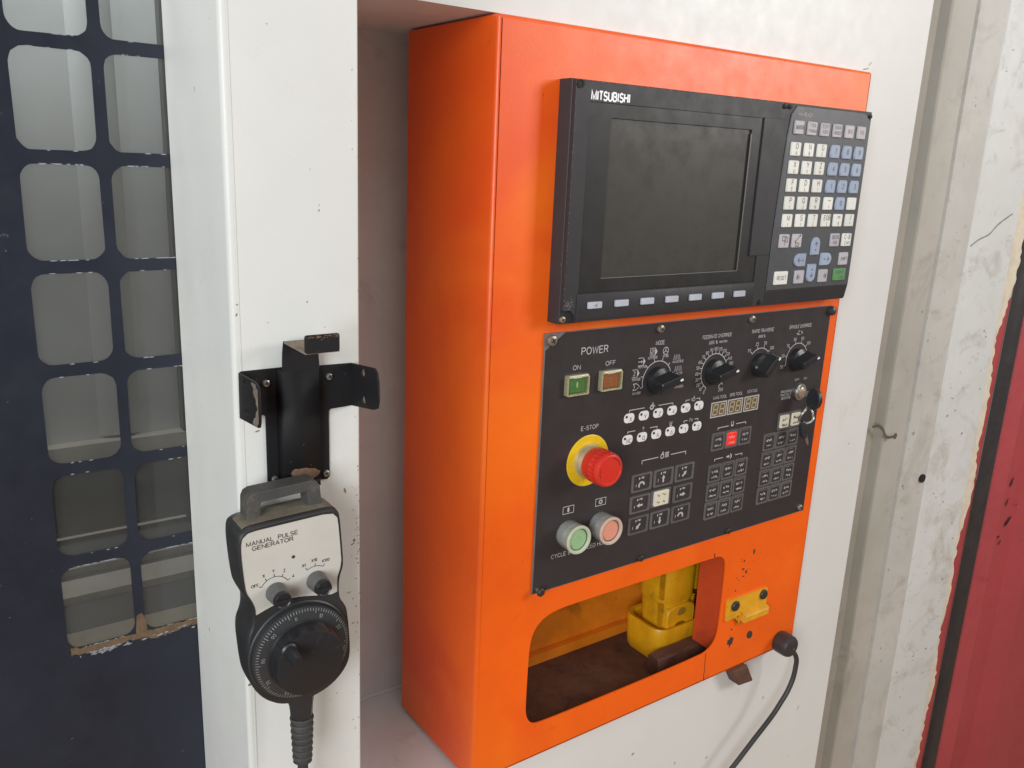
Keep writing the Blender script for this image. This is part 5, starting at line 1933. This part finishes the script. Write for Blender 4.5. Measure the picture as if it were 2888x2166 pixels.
# dial
DX, DZ = .1990, 1.2515
mb = MB()
mb.lathe(DX, DZ, [(.0378, PF + .0002), (.0378, PF - .0014), (.0368, PF - .0020)], 72)
part('dial_seat', mb, PENDANT, pend)
mb = MB()
n = 200
rg = lambda r, y, k=0: [(DX + (r - (k if i % 2 else 0)) * math.cos(2 * math.pi * i / n), y, DZ + (r - (k if i % 2 else 0)) * math.sin(2 * math.pi * i / n)) for i in range(n)]
mb.loft([rg(.0355, PF - .0019), rg(.0358, PF - .0026, .0004), rg(.0358, PF - .0062, .0004), rg(.0352, PF - .0070, .0002), rg(.0300, PF - .0088), rg(.0272, PF - .0092)], True, True)
dl = part('dial', mb, DIALMAT, pend, at=(DX, PF, DZ), ang=25)
mb = MB()
for i in range(100):
    t = 2 * math.pi * i / 100
    r0, r1 = (.0312 if i % 10 == 0 else .0326), .0346
    yy = lambda r: PF - .0070 - (.0352 - r) / .0052 * .0018 - .0003
    c, s = math.cos(t), math.sin(t)
    w = .00022
    mb.add([(DX + c * r0 - s * w, yy(r0), DZ + s * r0 + c * w), (DX + c * r1 - s * w, yy(r1), DZ + s * r1 + c * w), (DX + c * r1 + s * w, yy(r1), DZ + s * r1 - c * w), (DX + c * r0 + s * w, yy(r0), DZ + s * r0 - c * w)], [(0, 1, 2, 3)])
for i, s in enumerate(('0', '10', '20', '30', '40', '50', '60', '70', '80', '90')):
    t = 100 - 36 * i
    c, q = math.cos(R(t)), math.sin(R(t))
    mb.text(s, DX + c * .0287, DZ + q * .0287, .0026, PF - .0096, rot=t - 90, align='C')
part('dial_scale', mb, mat('dial_print', (0.33, 0.33, 0.32), 0.6, var=(700, 0.5)), dl)
mb = MB()
n = 64
rg = lambda r, y, k=0: [(DX + r * math.cos(2 * math.pi * i / n), y, DZ + r * math.sin(2 * math.pi * i / n)) for i in range(n)]
mb.loft([rg(.0268, PF - .0090), rg(.0258, PF - .0105), rg(.0252, PF - .0205), rg(.0246, PF - .0222), rg(.0225, PF - .0230), rg(.001, PF - .0231)])
hub = part('hub', mb, BLACK, dl, at=(DX, PF, DZ), ang=30)
mb = MB()
for a in (30, 52, 118, 142, 196, 228, 262, 300, 336):
    mb = MB()
    c, s = math.cos(R(a)), math.sin(R(a))
    p0, p1 = .0260, .0251
    w = .0007
    mb.add([(DX + c * p0 - s * w, PF - .0110, DZ + s * p0 + c * w), (DX + c * p1 - s * w, PF - .0215, DZ + s * p1 + c * w), (DX + c * p1 + s * w, PF - .0215, DZ + s * p1 - c * w), (DX + c * p0 + s * w, PF - .0110, DZ + s * p0 - c * w)], [(0, 1, 2, 3)])
    part('grip_groove', mb, SLOT, dl)
mb = MB()
KX, KZ = .1832, 1.2668
mb.lathe(KX, KZ, [(.0060, PF - .0228), (.0060, PF - .0245), (.0048, PF - .0256), (.0045, PF - .0300), (.0038, PF - .0395), (.0034, PF - .0402)], 22)
mb.lathe(KX, KZ, [(.0034, PF - .0402), (.0028, PF - .0398), (.0010, PF - .0398)], 22, False, True)
ck = part('crank_knob', mb, BLACK, dl, ang=30)
mb = MB()
# handle
mb = MB()
hy0, hy1 = -.1418, -.1572
ho = PP((169.0, 1351.0), (169.6, 1366.5), (171.2, 1370.0), (174.6, 1371.8), (216.0, 1373.2), (220.0, 1371.8), (222.3, 1368.4), (223.6, 1353.0), (213.6, 1352.6), (212.6, 1364.9), (211.8, 1365.6), (179.9, 1364.2), (179.0, 1363.2), (178.8, 1351.2))
mb = MB()
mb.plate(ho, [], hy0, hy1)
hd = part('handle', mb, DUSTY, pend)
bv = hd.modifiers.new('edge', 'BEVEL')
bv.width = .0014
bv.segments = 2
bv.limit_method = 'ANGLE'
bv.angle_limit = R(40)
# dust lying on the shoulder
mb = MB()
sh = [(x, z) for x, z in ol if z > 1.3505]
sh.sort()
vs, fs = [], []
for i, (x, z) in enumerate(sh):
    vs += [(x, -.1655, z + .0003), (x, -.1445, z + .0002)]
for i in range(len(sh) - 1):
    a = i * 2
    fs.append((a, a + 1, a + 3, a + 2))
mb.add(vs, fs)
part('dust_layer', mb, mat('tan_dust', (0.20, 0.165, 0.12), 0.9, var=(60, 0.45), bump=(500, 0.3, 0.0003)), pend)['kind'] = 'stuff'
# gland and cable
GX, GY = .2066, -.1520
mb = MB()


def zring(r, z, n=24, dx=0.0):
    return [(GX + dx + r * math.cos(2 * math.pi * i / n), GY + r * math.sin(2 * math.pi * i / n), z) for i in range(n)]


mb.loft([zring(.0104, 1.2085, 6), zring(.0104, 1.1950, 6), zring(.0098, 1.1935, 6), zring(.0092, 1.1880, 6), zring(.0088, 1.1800, 6)])
part('gland_nut', mb, PENDANT, pend)
mb = MB()
rings = []
for i in range(73):
    z = 1.1805 - .0400 * i / 72
    ph = (i / 72 * 7) % 1
    bump_ = .0013 * (math.sin(2 * math.pi * ph) > -.2) + .0003 * math.sin(2 * math.pi * ph)
    r = .0076 - .0016 * i / 72 + bump_
    rg = []
    for k in range(20):
        a = 2 * math.pi * k / 20
        zz2 = z - .0012 * math.sin(a + .6)
        rg.append((GX - .0002 * i / 72 + r * math.cos(a), GY + r * math.sin(a), zz2))
    rings.append(rg)
mb.loft(rings)
part('strain_relief', mb, DUSTY, pend, ang=50)
mb = MB()
mb.tube(spline([(GX, GY, 1.142), (GX - .0005, GY, 1.12), (GX - .003, GY + .001, 1.07), (GX - .009, GY + .004, .98), (GX - .012, GY + .006, .85)], 6), .0042, 12)
part('cable', mb, RUBBER, pend, ang=60)
